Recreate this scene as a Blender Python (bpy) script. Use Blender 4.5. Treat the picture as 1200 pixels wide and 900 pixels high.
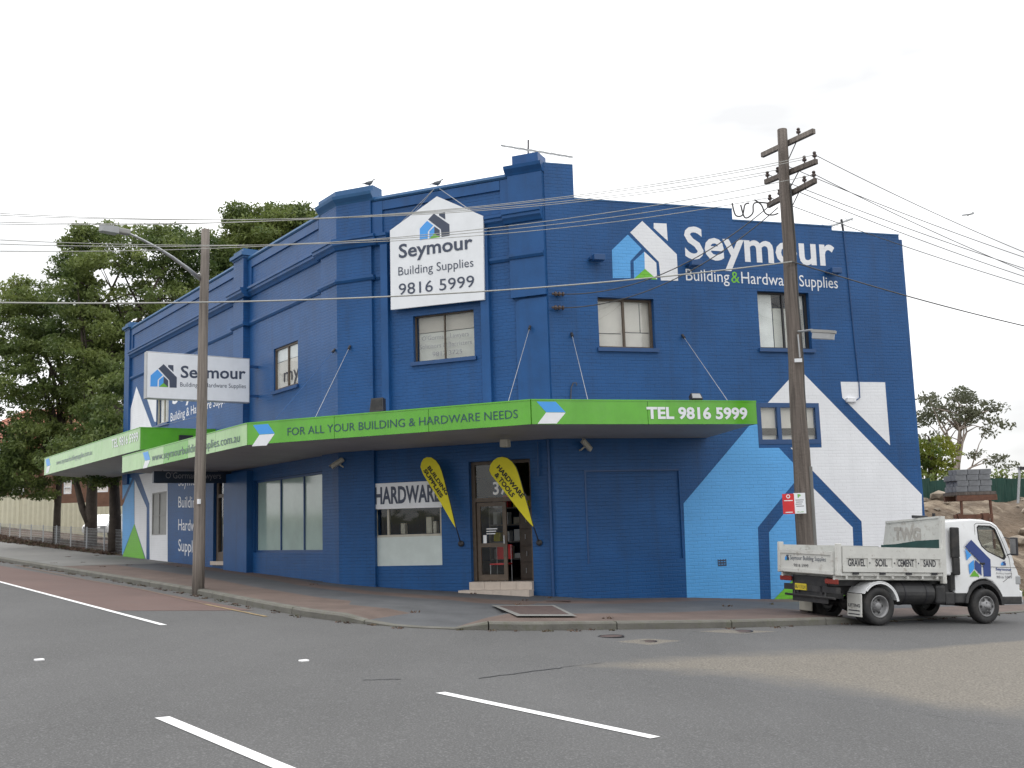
import bpy, bmesh, math, random
import numpy as np
from mathutils import Vector, Matrix
random.seed(7); rng = np.random.default_rng(7)
R = math.radians
S = bpy.context.scene
for o in list(bpy.data.objects): bpy.data.objects.remove(o)

# ------------------------------------------------------------------ camera
F = 1240.0; PIT = R(7.845); ROL = R(-1.785); CZ = 1.53
CAMP = Vector((0, 0, CZ))
cp, sp_, cr, sr = math.cos(PIT), math.sin(PIT), math.cos(ROL), math.sin(ROL)
FW = Vector((0, cp, sp_)); U0 = Vector((0, -sp_, cp)); R0 = Vector((1, 0, 0))
RT = cr*R0 + sr*U0; UP = -sr*R0 + cr*U0
cam = bpy.data.objects.new('camera', bpy.data.cameras.new('camera'))
S.collection.objects.link(cam); S.camera = cam
m3 = Matrix((RT, UP, -FW)).transposed()
cam.matrix_world = Matrix.Translation(CAMP) @ m3.to_4x4()
cam.data.sensor_width = 36; cam.data.lens = 36*F/1200
cam.data.clip_start = 0.1; cam.data.clip_end = 6000
S.render.resolution_x, S.render.resolution_y = 1024, 768

# ------------------------------------------------------------------ world: overcast sky over a Nishita sky
SKYLOC = (0.9, 2.2, .3)
SUN_EL, SUN_AZ = R(58), R(-55)          # azimuth from +Y towards +X
w = bpy.data.worlds.new("World"); S.world = w; w.use_nodes = True
nt = w.node_tree; N = nt.nodes; L = nt.links; N.clear()
out = N.new('ShaderNodeOutputWorld'); bg = N.new('ShaderNodeBackground')
sky = N.new('ShaderNodeTexSky'); sky.sky_type = 'NISHITA'; sky.sun_disc = False
sky.sun_elevation = SUN_EL; sky.sun_rotation = SUN_AZ
tc = N.new('ShaderNodeTexCoord'); mp = N.new('ShaderNodeMapping'); mp.inputs['Scale'].default_value = (1, 1, 3.2); mp.inputs['Location'].default_value = SKYLOC
nz = N.new('ShaderNodeTexNoise'); nz.inputs['Scale'].default_value = 2.3; nz.inputs['Detail'].default_value = 5; nz.inputs['Roughness'].default_value = .5
mr = N.new('ShaderNodeMapRange'); mr.inputs['From Min'].default_value = .36; mr.inputs['From Max'].default_value = .62
mr.inputs['To Min'].default_value = .57; mr.inputs['To Max'].default_value = 1.12
# an overcast sky is about three times brighter overhead than at the horizon
sx = N.new('ShaderNodeSeparateXYZ'); zr = N.new('ShaderNodeMapRange'); zr.inputs['From Min'].default_value = 0; zr.inputs['From Max'].default_value = 1; zr.inputs['To Min'].default_value = 12.0; zr.inputs['To Max'].default_value = 29.0
zm = N.new('ShaderNodeMath'); zm.operation = 'MULTIPLY'
cmb = N.new('ShaderNodeCombineColor')
mx = N.new('ShaderNodeMix'); mx.data_type = 'RGBA'; mx.inputs[0].default_value = .9
L.new(tc.outputs['Generated'], mp.inputs[0]); L.new(mp.outputs[0], nz.inputs['Vector']); L.new(nz.outputs[0], mr.inputs[0])
L.new(tc.outputs['Generated'], sx.inputs[0]); L.new(sx.outputs[2], zr.inputs[0]); L.new(zr.outputs[0], zm.inputs[0]); L.new(mr.outputs[0], zm.inputs[1])
for i in range(3): L.new(zm.outputs[0], cmb.inputs[i])
L.new(sky.outputs[0], mx.inputs[6]); L.new(cmb.outputs[0], mx.inputs[7]); L.new(mx.outputs[2], bg.inputs[0])
bg.inputs[1].default_value = .1
L.new(bg.outputs[0], out.inputs[0])
sun = bpy.data.objects.new('sun', bpy.data.lights.new('sun', 'SUN')); S.collection.objects.link(sun)
sun.data.energy = 0.6; sun.data.angle = R(14); sun.data.color = (1, .97, .92)
sd = Vector((math.sin(SUN_AZ)*math.cos(SUN_EL), math.cos(SUN_AZ)*math.cos(SUN_EL), math.sin(SUN_EL)))
sun.rotation_euler = (-sd).to_track_quat('-Z', 'Y').to_euler()
S.view_settings.view_transform = 'Standard'; S.view_settings.look = 'None'
S.view_settings.exposure = 0.0; S.view_settings.gamma = 1.0

# ------------------------------------------------------------------ geometry helpers
def ray(px, py): return FW + RT*((px-600)/F) + UP*((450-py)/F)
def at(px, py, Y):                       # the point a distance Y ahead seen at a photo pixel
    d = ray(px, py); return CAMP + d*(Y/d.y)
def hit(px, py, P, n):
    d = ray(px, py); return CAMP + d*((P-CAMP).dot(n)/d.dot(n))
GX, G0 = -.053, -.2
def gh(x, y=0):                          # road level: the street falls to the right
    return G0 + GX*max(-75, min(60, x))
def ground(px, py, up=0.0):
    d = ray(px, py); t = (G0+up-CZ)/(d.z-GX*d.x); return CAMP+d*t

class Wall:                              # local frame: u to the right, v up, w outwards
    def __init__(s, P, az):
        s.P = Vector(P); s.d = Vector((math.sin(az), math.cos(az), 0)); s.n = Vector((s.d.y, -s.d.x, 0))
        s.M = Matrix(((s.d.x, 0, s.n.x, s.P.x), (s.d.y, 0, s.n.y, s.P.y), (0, 1, 0, 0), (0, 0, 0, 1)))
    def uv(s, px, py, off=0.0):
        q = hit(px, py, s.P+s.n*off, s.n)-s.P; return (q.dot(s.d), q.z)
    def pt(s, u, v, w=0.0): return s.P + s.d*u + s.n*w + Vector((0, 0, v))
C2 = ray(647, 470); C2 = Vector((C2.x*25.7/C2.y, 25.7, 0))
AR, AM, AL = R(72.65), R(180-66.7), R(180-35.6)
dM = Vector((math.sin(AM), math.cos(AM), 0)); MLEN = 6.06
C1 = C2 - dM*MLEN
WR = Wall(C2, AR); WM = Wall(C1, AM); WL = Wall(C1, AL)

# ------------------------------------------------------------------ materials
def nodes(name):
    m = bpy.data.materials.new(name); m.use_nodes = True
    t = m.node_tree; return m, t, t.nodes['Principled BSDF']
def lin(c): return tuple(((x/255)/12.92 if x <= 10 else ((x/255+.055)/1.055)**2.4) for x in c)
def mat(name, col, rough=.6, metal=0., var=.12, vscale=3., bump=0., bscale=40., spec=.5, brick=None, grime=None, dist=.01, coat=0, vert=False, mdark=.42, stretch=None, streak=0):
    m, t, b = nodes(name); NN = t.nodes; LL = t.links
    b.inputs['Roughness'].default_value = rough; b.inputs['Metallic'].default_value = metal
    b.inputs['Specular IOR Level'].default_value = spec
    b.inputs['Coat Weight'].default_value = coat
    c = (*col, 1); tc = NN.new('ShaderNodeTexCoord')
    n1 = NN.new('ShaderNodeTexNoise'); n1.inputs['Scale'].default_value = vscale; n1.inputs['Detail'].default_value = 6; n1.inputs['Roughness'].default_value = .62
    if stretch:
        ms_ = NN.new('ShaderNodeMapping'); ms_.inputs['Scale'].default_value = stretch; LL.new(tc.outputs['Object'], ms_.inputs[0]); LL.new(ms_.outputs[0], n1.inputs['Vector'])
    else: LL.new(tc.outputs['Object'], n1.inputs['Vector'])
    r1 = NN.new('ShaderNodeMapRange'); r1.inputs[1].default_value = .3; r1.inputs[2].default_value = .7; r1.inputs[3].default_value = 1-var; r1.inputs[4].default_value = 1+var
    LL.new(n1.outputs[0], r1.inputs[0])
    mu = NN.new('ShaderNodeVectorMath'); mu.operation = 'SCALE'; mu.inputs[0].default_value = col
    LL.new(r1.outputs[0], mu.inputs['Scale']); last = mu.outputs[0]
    height = None
    if brick:
        bw, bh, mort = brick
        bt = NN.new('ShaderNodeTexBrick'); bt.offset = .5
        bt.inputs['Scale'].default_value = 1; bt.inputs['Brick Width'].default_value = bw; bt.inputs['Row Height'].default_value = bh
        bt.inputs['Mortar Size'].default_value = mort; bt.inputs['Mortar Smooth'].default_value = .5
        bt.inputs['Color1'].default_value = (1, 1, 1, 1); bt.inputs['Color2'].default_value = (.78, .78, .78, 1); bt.inputs['Mortar'].default_value = (0, 0, 0, 1)
        wob = NN.new('ShaderNodeTexNoise'); wob.inputs['Scale'].default_value = 2.2; wob.inputs['Detail'].default_value = 3
        wm = NN.new('ShaderNodeVectorMath'); wm.operation = 'MULTIPLY_ADD'; wm.inputs[1].default_value = (.02, .02, .02)
        LL.new(tc.outputs['Object'], wob.inputs['Vector']); LL.new(wob.outputs['Color'], wm.inputs[0]); LL.new(tc.outputs['Object'], wm.inputs[2])
        if vert:
            sv = NN.new('ShaderNodeSeparateXYZ'); cv = NN.new('ShaderNodeCombineXYZ'); av = NN.new('ShaderNodeMath'); av.operation = 'MULTIPLY_ADD'; av.inputs[1].default_value = -.9
            LL.new(wm.outputs[0], sv.inputs[0]); LL.new(sv.outputs[1], av.inputs[0]); LL.new(sv.outputs[0], av.inputs[2]); LL.new(av.outputs[0], cv.inputs[0]); LL.new(sv.outputs[2], cv.inputs[1]); LL.new(cv.outputs[0], bt.inputs['Vector'])
        else: LL.new(wm.outputs[0], bt.inputs['Vector'])
        height = bt.outputs['Color']
        # joints gather grime unevenly, in long streaks along the courses
        st = NN.new('ShaderNodeTexNoise'); mps = NN.new('ShaderNodeMapping'); mps.inputs['Scale'].default_value = (.9, 7, 1)
        LL.new(tc.outputs['Object'], mps.inputs[0]); LL.new(mps.outputs[0], st.inputs['Vector']); st.inputs['Scale'].default_value = 1.6; st.inputs['Detail'].default_value = 4
        sr_ = NN.new('ShaderNodeMapRange'); sr_.inputs[1].default_value = .5; sr_.inputs[2].default_value = .68; sr_.inputs[3].default_value = .12; sr_.inputs[4].default_value = .6
        LL.new(st.outputs[0], sr_.inputs[0])
        fm = NN.new('ShaderNodeMath'); fm.operation = 'MULTIPLY'; LL.new(bt.outputs['Fac'], fm.inputs[0]); LL.new(sr_.outputs[0], fm.inputs[1])
        mm = NN.new('ShaderNodeMix'); mm.data_type = 'RGBA'; LL.new(fm.outputs[0], mm.inputs[0]); LL.new(last, mm.inputs[6])
        mm.inputs[7].default_value = (*(x*mdark for x in col), 1); last = mm.outputs[2]
    if streak:
        s1 = NN.new('ShaderNodeTexNoise'); m1 = NN.new('ShaderNodeMapping'); m1.inputs['Scale'].default_value = (3.2, .22, 1) if not vert else (2.4, 2.4, .22); s1.inputs['Scale'].default_value = 1; s1.inputs['Detail'].default_value = 5
        LL.new(tc.outputs['Object'], m1.inputs[0]); LL.new(m1.outputs[0], s1.inputs['Vector'])
        q1 = NN.new('ShaderNodeMapRange'); q1.inputs[1].default_value = .5; q1.inputs[2].default_value = .75; q1.inputs[4].default_value = streak; LL.new(s1.outputs[0], q1.inputs[0])
        m2 = NN.new('ShaderNodeMix'); m2.data_type = 'RGBA'; LL.new(q1.outputs[0], m2.inputs[0]); LL.new(last, m2.inputs[6]); m2.inputs[7].default_value = (*(x*.55+.01 for x in col), 1); last = m2.outputs[2]
    if grime:
        gc, gs, lo, hi, amt = grime
        g = NN.new('ShaderNodeTexNoise'); g.inputs['Scale'].default_value = gs; g.inputs['Detail'].default_value = 8; g.inputs['Roughness'].default_value = .7
        LL.new(tc.outputs['Object'], g.inputs['Vector'])
        gr = NN.new('ShaderNodeMapRange'); gr.inputs[1].default_value = lo; gr.inputs[2].default_value = hi; gr.inputs[4].default_value = amt
        LL.new(g.outputs[0], gr.inputs[0])
        mm = NN.new('ShaderNodeMix'); mm.data_type = 'RGBA'; LL.new(gr.outputs[0], mm.inputs[0]); LL.new(last, mm.inputs[6]); mm.inputs[7].default_value = (*gc, 1); last = mm.outputs[2]
    LL.new(last, b.inputs['Base Color'])
    if bump or height:
        bn = NN.new('ShaderNodeBump'); bn.inputs['Distance'].default_value = dist; bn.inputs['Strength'].default_value = bump or .5
        if height:
            ad = NN.new('ShaderNodeMath'); ad.operation = 'MULTIPLY_ADD'
            fn = NN.new('ShaderNodeTexNoise'); fn.inputs['Scale'].default_value = 25; LL.new(tc.outputs['Object'], fn.inputs['Vector'])
            LL.new(fn.outputs[0], ad.inputs[0]); ad.inputs[1].default_value = .5; LL.new(height, ad.inputs[2]); LL.new(ad.outputs[0], bn.inputs['Height'])
        else:
            fn = NN.new('ShaderNodeTexNoise'); fn.inputs['Scale'].default_value = bscale; fn.inputs['Detail'].default_value = 5
            LL.new(tc.outputs['Object'], fn.inputs['Vector']); LL.new(fn.outputs[0], bn.inputs['Height'])
        LL.new(bn.outputs[0], b.inputs['Normal'])
    return m
def glassmat(name, tint=(.9, .95, .93), rough=.03, ior=1.5):
    m = bpy.data.materials.new(name); m.use_nodes = True; t = m.node_tree; t.nodes.clear()
    o = t.nodes.new('ShaderNodeOutputMaterial'); tr = t.nodes.new('ShaderNodeBsdfTransparent'); gl = t.nodes.new('ShaderNodeBsdfGlossy')
    fr = t.nodes.new('ShaderNodeFresnel'); ge = t.nodes.new('ShaderNodeNewGeometry'); im = t.nodes.new('ShaderNodeMapRange'); im.inputs[3].default_value = ior; im.inputs[4].default_value = 1/ior; t.links.new(ge.outputs['Backfacing'], im.inputs[0]); t.links.new(im.outputs[0], fr.inputs[0]); mxs = t.nodes.new('ShaderNodeMixShader')
    tr.inputs[0].default_value = (*tint, 1); gl.inputs['Roughness'].default_value = rough
    nzz = t.nodes.new('ShaderNodeTexNoise'); nzz.inputs['Scale'].default_value = 1.2; bp = t.nodes.new('ShaderNodeBump'); bp.inputs['Distance'].default_value = .02; bp.inputs['Strength'].default_value = .25
    tcc = t.nodes.new('ShaderNodeTexCoord'); t.links.new(tcc.outputs['Object'], nzz.inputs['Vector']); t.links.new(nzz.outputs[0], bp.inputs['Height']); t.links.new(bp.outputs[0], gl.inputs['Normal'])
    t.links.new(fr.outputs[0], mxs.inputs[0]); t.links.new(tr.outputs[0], mxs.inputs[1]); t.links.new(gl.outputs[0], mxs.inputs[2]); t.links.new(mxs.outputs[0], o.inputs[0])
    return m
BR = (.24, .086, .010)
BLUE = (.013, .081, .24)
M = {}
M['blue'] = mat('blue_masonry_paint', BLUE, .42, streak=.45, var=.15, vscale=.8, brick=BR, bump=.55, dist=.012, spec=.32)
M['blue_pier'] = mat('blue_pier_paint', BLUE, .42, streak=.45, var=.15, vscale=.8, brick=BR, bump=.55, dist=.012, spec=.32, vert=True)
M['blue_plain'] = mat('blue_render_paint', BLUE, .42, streak=.5, var=.14, vscale=1.1, bump=.25, bscale=18, dist=.01, spec=.32)
M['blue_dark'] = mat('darker_blue_paint', (.014, .065, .19), .4, var=.1, bump=.2, bscale=20, dist=.008)
M['white_wall'] = mat('white_masonry_paint', (.78, .79, .82), .5, var=.05, vscale=.8, brick=BR, bump=.35, dist=.008, mdark=.8, streak=.10)
M['sky_wall'] = mat('light_blue_masonry_paint', (.095, .37, .76), .45, var=.07, vscale=.8, brick=BR, bump=.5, dist=.01, mdark=.6, streak=.15)
M['green_wall'] = mat('green_masonry_paint', (.16, .50, .035), .45, var=.06, vscale=.8, brick=BR, bump=.7, dist=.01)
M['sign_white'] = mat('white_sign_sheet', (.78, .80, .83), .35, var=.04, streak=.10)
M['sign_slate'] = mat('slate_sign_print', (.045, .06, .10), .4, var=.05)
M['sign_sky'] = mat('light_blue_print', (.06, .33, .80), .35, var=.03)
M['sign_green'] = mat('green_print', (.14, .42, .035), .35, var=.03)
M['fascia'] = mat('green_fascia_sheet', (.105, .40, .022), .22, var=.14, vscale=.7, spec=.6, streak=.28, grime=((.20, .46, .12), 1.3, .5, .8, .3))
M['fascia_glare'] = mat('green_fascia_sheet_painted_glare', (.36, .58, .27), .25, streak=.2, var=.12, vscale=.9, grime=((.18, .48, .10), 1.1, .5, .75, .5))  # same green sheet, with pale sky glare put into its base colour
M['fascia_text'] = mat('navy_fascia_print', (.02, .07, .10), .3, var=.1)
M['soffit'] = mat('grey_soffit_sheet', (.36, .35, .34), .6, var=.12, vscale=.9)
M['awning_roof'] = mat('awning_roof_sheet', (.35, .36, .37), .5, metal=.4)
M['tin'] = mat('galvanised_metal', (.42, .43, .44), .45, metal=.7)
M['dark_metal'] = mat('dark_metal', (.03, .03, .035), .45, metal=.2)
M['black'] = mat('black_rubber', (.022, .022, .023), .75, var=.3, vscale=8, grime=((.14, .12, .10), 5, .5, .8, .35))
M['grey_plastic'] = mat('grey_plastic', (.30, .30, .29), .5)
M['cream_plastic'] = mat('cream_plastic', (.42, .40, .34), .5)
M['yellow'] = mat('yellow_banner_cloth', (.70, .62, .02), .7, var=.08, bump=.2, bscale=6)
M['flag_text'] = mat('black_banner_print', (.03, .03, .02), .7)
M['glass'] = glassmat('window_glass', (.96, .97, .96))
M['glass_dark'] = glassmat('tinted_glass', (.90, .93, .92), .03, 1.45)
M['blind'] = mat('grey_blind_cloth', (.74, .69, .65), .8, var=.05)
M['blind_dim'] = mat('beige_blind_cloth', (.50, .46, .42), .8, var=.05)
M['blind_light'] = mat('pale_window_sheet', (.60, .60, .57), .7, var=.05)
M['curtain'] = mat('white_curtain', (.85, .86, .87), .8, var=.12, vscale=2)
M['frost'] = mat('frosted_window_film', (.34, .45, .41), .10, var=.10, vscale=1.2, spec=.9)
M['board'] = mat('pale_grey_window_board', (.52, .58, .56), .5, var=.06)
M['timber_frame'] = mat('brown_timber_frame', (.095, .07, .05), .5, var=.25, vscale=9, bump=.2)
M['room'] = mat('dark_room_wall', (.10, .09, .08), .8, var=.3)
M['tile'] = mat('beige_step_tile', (.50, .43, .37), .5, var=.1, vscale=6)
M['asphalt'] = mat('asphalt', (.075, .0745, .0745), .85, var=.22, vscale=.6, stretch=(.5, .25, 1), bump=.55, bscale=60, dist=.01, grime=((.175, .175, .175), 52, .5, .62, .75))
M['asphalt_pale'] = mat('pale_worn_asphalt', (.135, .122, .102), .9, var=.16, vscale=.8, bump=.6, bscale=50, dist=.012, grime=((.25, .23, .20), 60, .5, .64, .6))
def worn_from(base, name, col, speck):
    m = base.copy(); m.name = name; t = m.node_tree; NN, LL = t.nodes, t.links; b = NN['Principled BSDF']; src = b.inputs['Base Color'].links[0].from_socket
    tc_ = NN.new('ShaderNodeTexCoord'); a = NN.new('ShaderNodeAttribute'); a.attribute_name = 'fade'
    nn = NN.new('ShaderNodeTexNoise'); nn.inputs['Scale'].default_value = 2.2; nn.inputs['Detail'].default_value = 12; nn.inputs['Roughness'].default_value = .75; LL.new(tc_.outputs['Object'], nn.inputs['Vector'])
    ad = NN.new('ShaderNodeMath'); ad.operation = 'ADD'; LL.new(a.outputs['Fac'], ad.inputs[0]); LL.new(nn.outputs[0], ad.inputs[1])
    mr_ = NN.new('ShaderNodeMapRange'); mr_.inputs[1].default_value = .70; mr_.inputs[2].default_value = 1.35; LL.new(ad.outputs[0], mr_.inputs[0])
    n2 = NN.new('ShaderNodeTexNoise'); n2.inputs['Scale'].default_value = 38; n2.inputs['Detail'].default_value = 6; LL.new(tc_.outputs['Object'], n2.inputs['Vector'])
    r2 = NN.new('ShaderNodeMapRange'); r2.inputs[1].default_value = .42; r2.inputs[2].default_value = .62; LL.new(n2.outputs[0], r2.inputs[0])
    c2 = NN.new('ShaderNodeMix'); c2.data_type = 'RGBA'; c2.inputs[6].default_value = (*col, 1); c2.inputs[7].default_value = (*speck, 1); LL.new(r2.outputs[0], c2.inputs[0])
    mx_ = NN.new('ShaderNodeMix'); mx_.data_type = 'RGBA'; LL.new(mr_.outputs[0], mx_.inputs[0]); LL.new(src, mx_.inputs[6]); LL.new(c2.outputs[2], mx_.inputs[7]); LL.new(mx_.outputs[2], b.inputs['Base Color'])
    return m
M['asphalt_pale'] = worn_from(M['asphalt'], 'pale_worn_asphalt', (.105, .095, .08), (.21, .19, .16))
M['asphalt_red'] = mat('red_lane_surface', (.125, .080, .070), .88, var=.12, vscale=.5, bump=.5, bscale=60, dist=.01, grime=((.12, .10, .095), 2.5, .5, .8, .5))
M['line'] = mat('white_road_paint', (.80, .80, .80), .6, var=.06, vscale=6, grime=((.3, .3, .3), 30, .58, .75, .5))
M['yline'] = mat('faded_yellow_paint', (.30, .21, .09), .7, var=.2, vscale=10, grime=((.2, .17, .15), 20, .45, .7, .8))
M['yline_worn'] = mat('almost_worn_off_yellow_paint', (.19, .13, .085), .8, var=.2, vscale=10, grime=((.125, .08, .07), 12, .4, .6, .9))
M['pave_red'] = mat('red_brick_pavers', (.118, .084, .070), .8, var=.25, vscale=1.4, brick=(.2, .1, .006), bump=.4, dist=.006)
M['pave_grey'] = mat('grey_brick_pavers', (.080, .083, .089), .8, var=.2, vscale=1.2, brick=(.2, .1, .006), bump=.4, dist=.006)
M['concrete'] = mat('pale_concrete', (.17, .168, .16), .85, var=.14, vscale=.8, bump=.3, bscale=30, grime=((.18, .17, .16), 3, .5, .75, .5))
M['kerb'] = mat('mossy_kerb_concrete', (.135, .13, .115), .9, var=.25, vscale=3, bump=.5, bscale=30, dist=.02, grime=((.08, .085, .05), 6, .48, .7, .7))
M['wood_pole'] = mat('weathered_pole_timber', (.19, .165, .145), .85, var=.45, vscale=6, stretch=(3, 3, .12), bump=.6, bscale=22, dist=.02)
M['wood_dark'] = mat('dark_pole_timber', (.125, .105, .092), .9, var=.5, vscale=6, stretch=(3, 3, .10), bump=.7, bscale=20, dist=.02)
M['cable'] = mat('dark_cable', (.06, .06, .06), .6)
M['cable_pale'] = mat('pale_cable', (.36, .36, .34), .45)
M['insul'] = mat('brown_porcelain', (.07, .05, .045), .25)
M['truck_white'] = mat('white_truck_paint', (.78, .79, .80), .22, var=.05, vscale=1.5, spec=.6, coat=.5, grime=((.42, .39, .34), 3.5, .55, .8, .4))
M['tray_white'] = mat('worn_white_tray_paint', (.58, .58, .55), .5, var=.08, vscale=3, grime=((.24, .20, .16), 7, .55, .72, .75), bump=.2)
M['tray_dark'] = mat('dark_tray_inside', (.10, .12, .11), .7, var=.3)
M['tray_green'] = mat('dark_green_tray_paint', (.022, .065, .06), .5, var=.2)
M['chassis'] = mat('black_chassis', (.028, .028, .03), .5, var=.3, grime=((.12, .11, .10), 5, .5, .8, .4))
M['rim'] = mat('dull_silver_rim', (.26, .26, .265), .5, metal=.4, var=.15, vscale=6, grime=((.10, .09, .08), 7, .5, .75, .5))
M['navy'] = mat('navy_print', (.03, .06, .22), .35)
M['print'] = mat('black_print', (.04, .04, .05), .5)
M['print_faded'] = mat('faded_grey_print', (.26, .26, .28), .6, var=.2, vscale=9)
M['red'] = mat('red_plastic', (.60, .025, .03), .4)
M['red_lamp'] = mat('red_lamp_lens', (.22, .03, .02), .2)
M['plate'] = mat('yellow_number_plate', (.65, .52, .04), .4)
M['bark'] = mat('dark_bark', (.062, .048, .038), .9, var=.35, vscale=3, bump=.8, bscale=14, dist=.05)
M['bark_pale'] = mat('pale_gum_bark', (.34, .28, .25), .8, var=.25, vscale=2)
def leafmat(name, a, b, sc=.28):
    m, t, p = nodes(name); NN, LL = t.nodes, t.links; tc = NN.new('ShaderNodeTexCoord')
    n1 = NN.new('ShaderNodeTexNoise'); n1.inputs['Scale'].default_value = sc; n1.inputs['Detail'].default_value = 5; n1.inputs['Roughness'].default_value = .7
    rp = NN.new('ShaderNodeMapRange'); rp.inputs[1].default_value = .38; rp.inputs[2].default_value = .64
    mxx = NN.new('ShaderNodeMix'); mxx.data_type = 'RGBA'; mxx.inputs[6].default_value = (*a, 1); mxx.inputs[7].default_value = (*b, 1)
    LL.new(tc.outputs['Object'], n1.inputs['Vector']); LL.new(n1.outputs[0], rp.inputs[0]); LL.new(rp.outputs[0], mxx.inputs[0]); LL.new(mxx.outputs[2], p.inputs['Base Color'])
    p.inputs['Roughness'].default_value = .5; p.inputs['Specular IOR Level'].default_value = .35
    tl = NN.new('ShaderNodeBsdfTranslucent'); LL.new(mxx.outputs[2], tl.inputs[0]); ms = NN.new('ShaderNodeMixShader'); ms.inputs[0].default_value = .35
    LL.new(p.outputs[0], ms.inputs[1]); LL.new(tl.outputs[0], ms.inputs[2]); LL.new(ms.outputs[0], NN['Material Output'].inputs[0])
    return m
M['leaf'] = leafmat('fig_leaves', (.052, .092, .024), (.22, .265, .075))
M['leaf_gum'] = leafmat('gum_leaves', (.085, .10, .06), (.15, .155, .10))
M['leaf_yellow'] = leafmat('yellow_green_leaves', (.06, .10, .02), (.24, .26, .035), .5)
M['litter'] = mat('leaf_litter', (.10, .062, .045), .95, var=.45, vscale=5, bump=.8, bscale=14, dist=.06, grime=((.05, .08, .03), 1.1, .5, .7, .8))
M['earth'] = mat('cut_earth', (.13, .095, .065), .95, var=.35, vscale=.9, bump=.9, bscale=5, dist=.15, grime=((.33, .27, .20), .55, .50, .66, .85))
M['verge'] = mat('dry_grass_ground', (.12, .12, .07), .95, var=.3, vscale=.5, bump=.5, bscale=5, dist=.05)
M['brickwall'] = mat('brown_house_brick', (.17, .09, .06), .85, var=.2, vscale=2, brick=BR, bump=.5)
M['rooftile'] = mat('orange_roof_tile', (.30, .105, .06), .75, var=.25, vscale=4, bump=.5, bscale=8)
M['cream_fence'] = mat('cream_steel_fence', (.60, .57, .43), .55, var=.06)
M['shade'] = mat('green_shade_cloth', (.014, .055, .042), .85, var=.2, vscale=1.2, bump=.4, bscale=4, dist=.05)
M['rust'] = mat('rusty_steel', (.15, .07, .045), .8, var=.4, vscale=6)
M['block'] = mat('grey_concrete_block', (.20, .205, .215), .9, var=.2, vscale=5, bump=.4)
M['pigeon'] = mat('pigeon_feathers', (.12, .13, .14), .6, var=.35, vscale=25)
M['jet'] = mat('aircraft_skin', (.30, .31, .33), .4)
M['coping'] = mat('blue_green_coping_paint', (.022, .105, .25), .5, var=.15, vscale=1.5)
M['door_wood'] = mat('dark_door_timber', (.060, .042, .032), .45, var=.3, vscale=6)
M['iron'] = mat('cast_iron_cover', (.075, .05, .045), .7, var=.25, vscale=8, bump=.5)
M['lamp_glass'] = mat('grey_lamp_lens', (.34, .35, .36), .3, var=.1)

# ------------------------------------------------------------------ object helpers
WM_ = {}
def T(*a): return Matrix.Translation(Vector(a))
I4 = Matrix.Identity(4)
def meta(o, label=None, cat=None, group=None, kind=None):
    for k, v in (('label', label), ('category', cat), ('group', group), ('kind', kind)):
        if v: o[k] = v
    return o
def place(o, W, parent):
    WM_[o.name] = W.copy()
    if parent:
        o.parent = parent; o.matrix_basis = WM_[parent.name].inverted() @ W
    else: o.matrix_basis = W
def obj(name, bm, m, parent=None, W=I4, smooth=False, **k):
    if isinstance(bm, bpy.types.Mesh): me = bm
    else:
        me = bpy.data.meshes.new(name); bmesh.ops.recalc_face_normals(bm, faces=bm.faces); bm.to_mesh(me); bm.free()
    if smooth:
        for p in me.polygons: p.use_smooth = True
    if not me.materials:
        for x in (m if isinstance(m, (list, tuple)) else [m]): me.materials.append(x)
    o = bpy.data.objects.new(name, me); S.collection.objects.link(o); place(o, W, parent); return meta(o, **k)
def thing(name, label, cat, W, group=None):
    o = bpy.data.objects.new(name, None); S.collection.objects.link(o); o.empty_display_size = .3
    place(o, W, None); return meta(o, label, cat, group)
def dup(root, W, label=None, group=None):
    c = root.copy(); S.collection.objects.link(c); place(c, W, None)
    if label: c['label'] = label
    if group: c['group'] = group
    def rec(src, dst):
        for ch in [x for x in src.children]:
            d = ch.copy(); S.collection.objects.link(d); d.parent = dst; d.matrix_basis = ch.matrix_basis.copy()
            WM_[d.name] = WM_[dst.name] @ d.matrix_basis; rec(ch, d)
    rec(root, c); return c
def B(): return bmesh.new()
def box(bm, x0, x1, y0, y1, z0, z1, W=None):
    vs = [bm.verts.new(Vector((x, y, z)) if W is None else W @ Vector((x, y, z))) for x in (x0, x1) for y in (y0, y1) for z in (z0, z1)]
    for f in ((0, 1, 3, 2), (4, 6, 7, 5), (0, 4, 5, 1), (2, 3, 7, 6), (0, 2, 6, 4), (1, 5, 7, 3)): bm.faces.new([vs[i] for i in f])
    return bm
def bevbox(bm, x0, x1, y0, y1, z0, z1, b=.01, seg=2, W=None):
    t = bmesh.new(); box(t, x0, x1, y0, y1, z0, z1)
    bmesh.ops.recalc_face_normals(t, faces=t.faces)
    bmesh.ops.bevel(t, geom=list(t.edges), offset=b, segments=seg, affect='EDGES', profile=.5)
    if W is not None: bmesh.ops.transform(t, matrix=W, verts=t.verts)
    me = bpy.data.meshes.new('tmp'); t.to_mesh(me); t.free(); bm.from_mesh(me); bpy.data.meshes.remove(me); return bm
def prism(bm, poly, z0, z1, W=None):
    """polygon (x,y) pushed from z0 to z1 in local frame"""
    a = [bm.verts.new((W or I4) @ Vector((x, y, z0))) for x, y in poly]; b = [bm.verts.new((W or I4) @ Vector((x, y, z1))) for x, y in poly]
    n = len(poly); bm.faces.new(b)
    bm.faces.new(a[::-1])
    for i in range(n): bm.faces.new((a[i], a[(i+1) % n], b[(i+1) % n], b[i]))
    return bm
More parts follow.
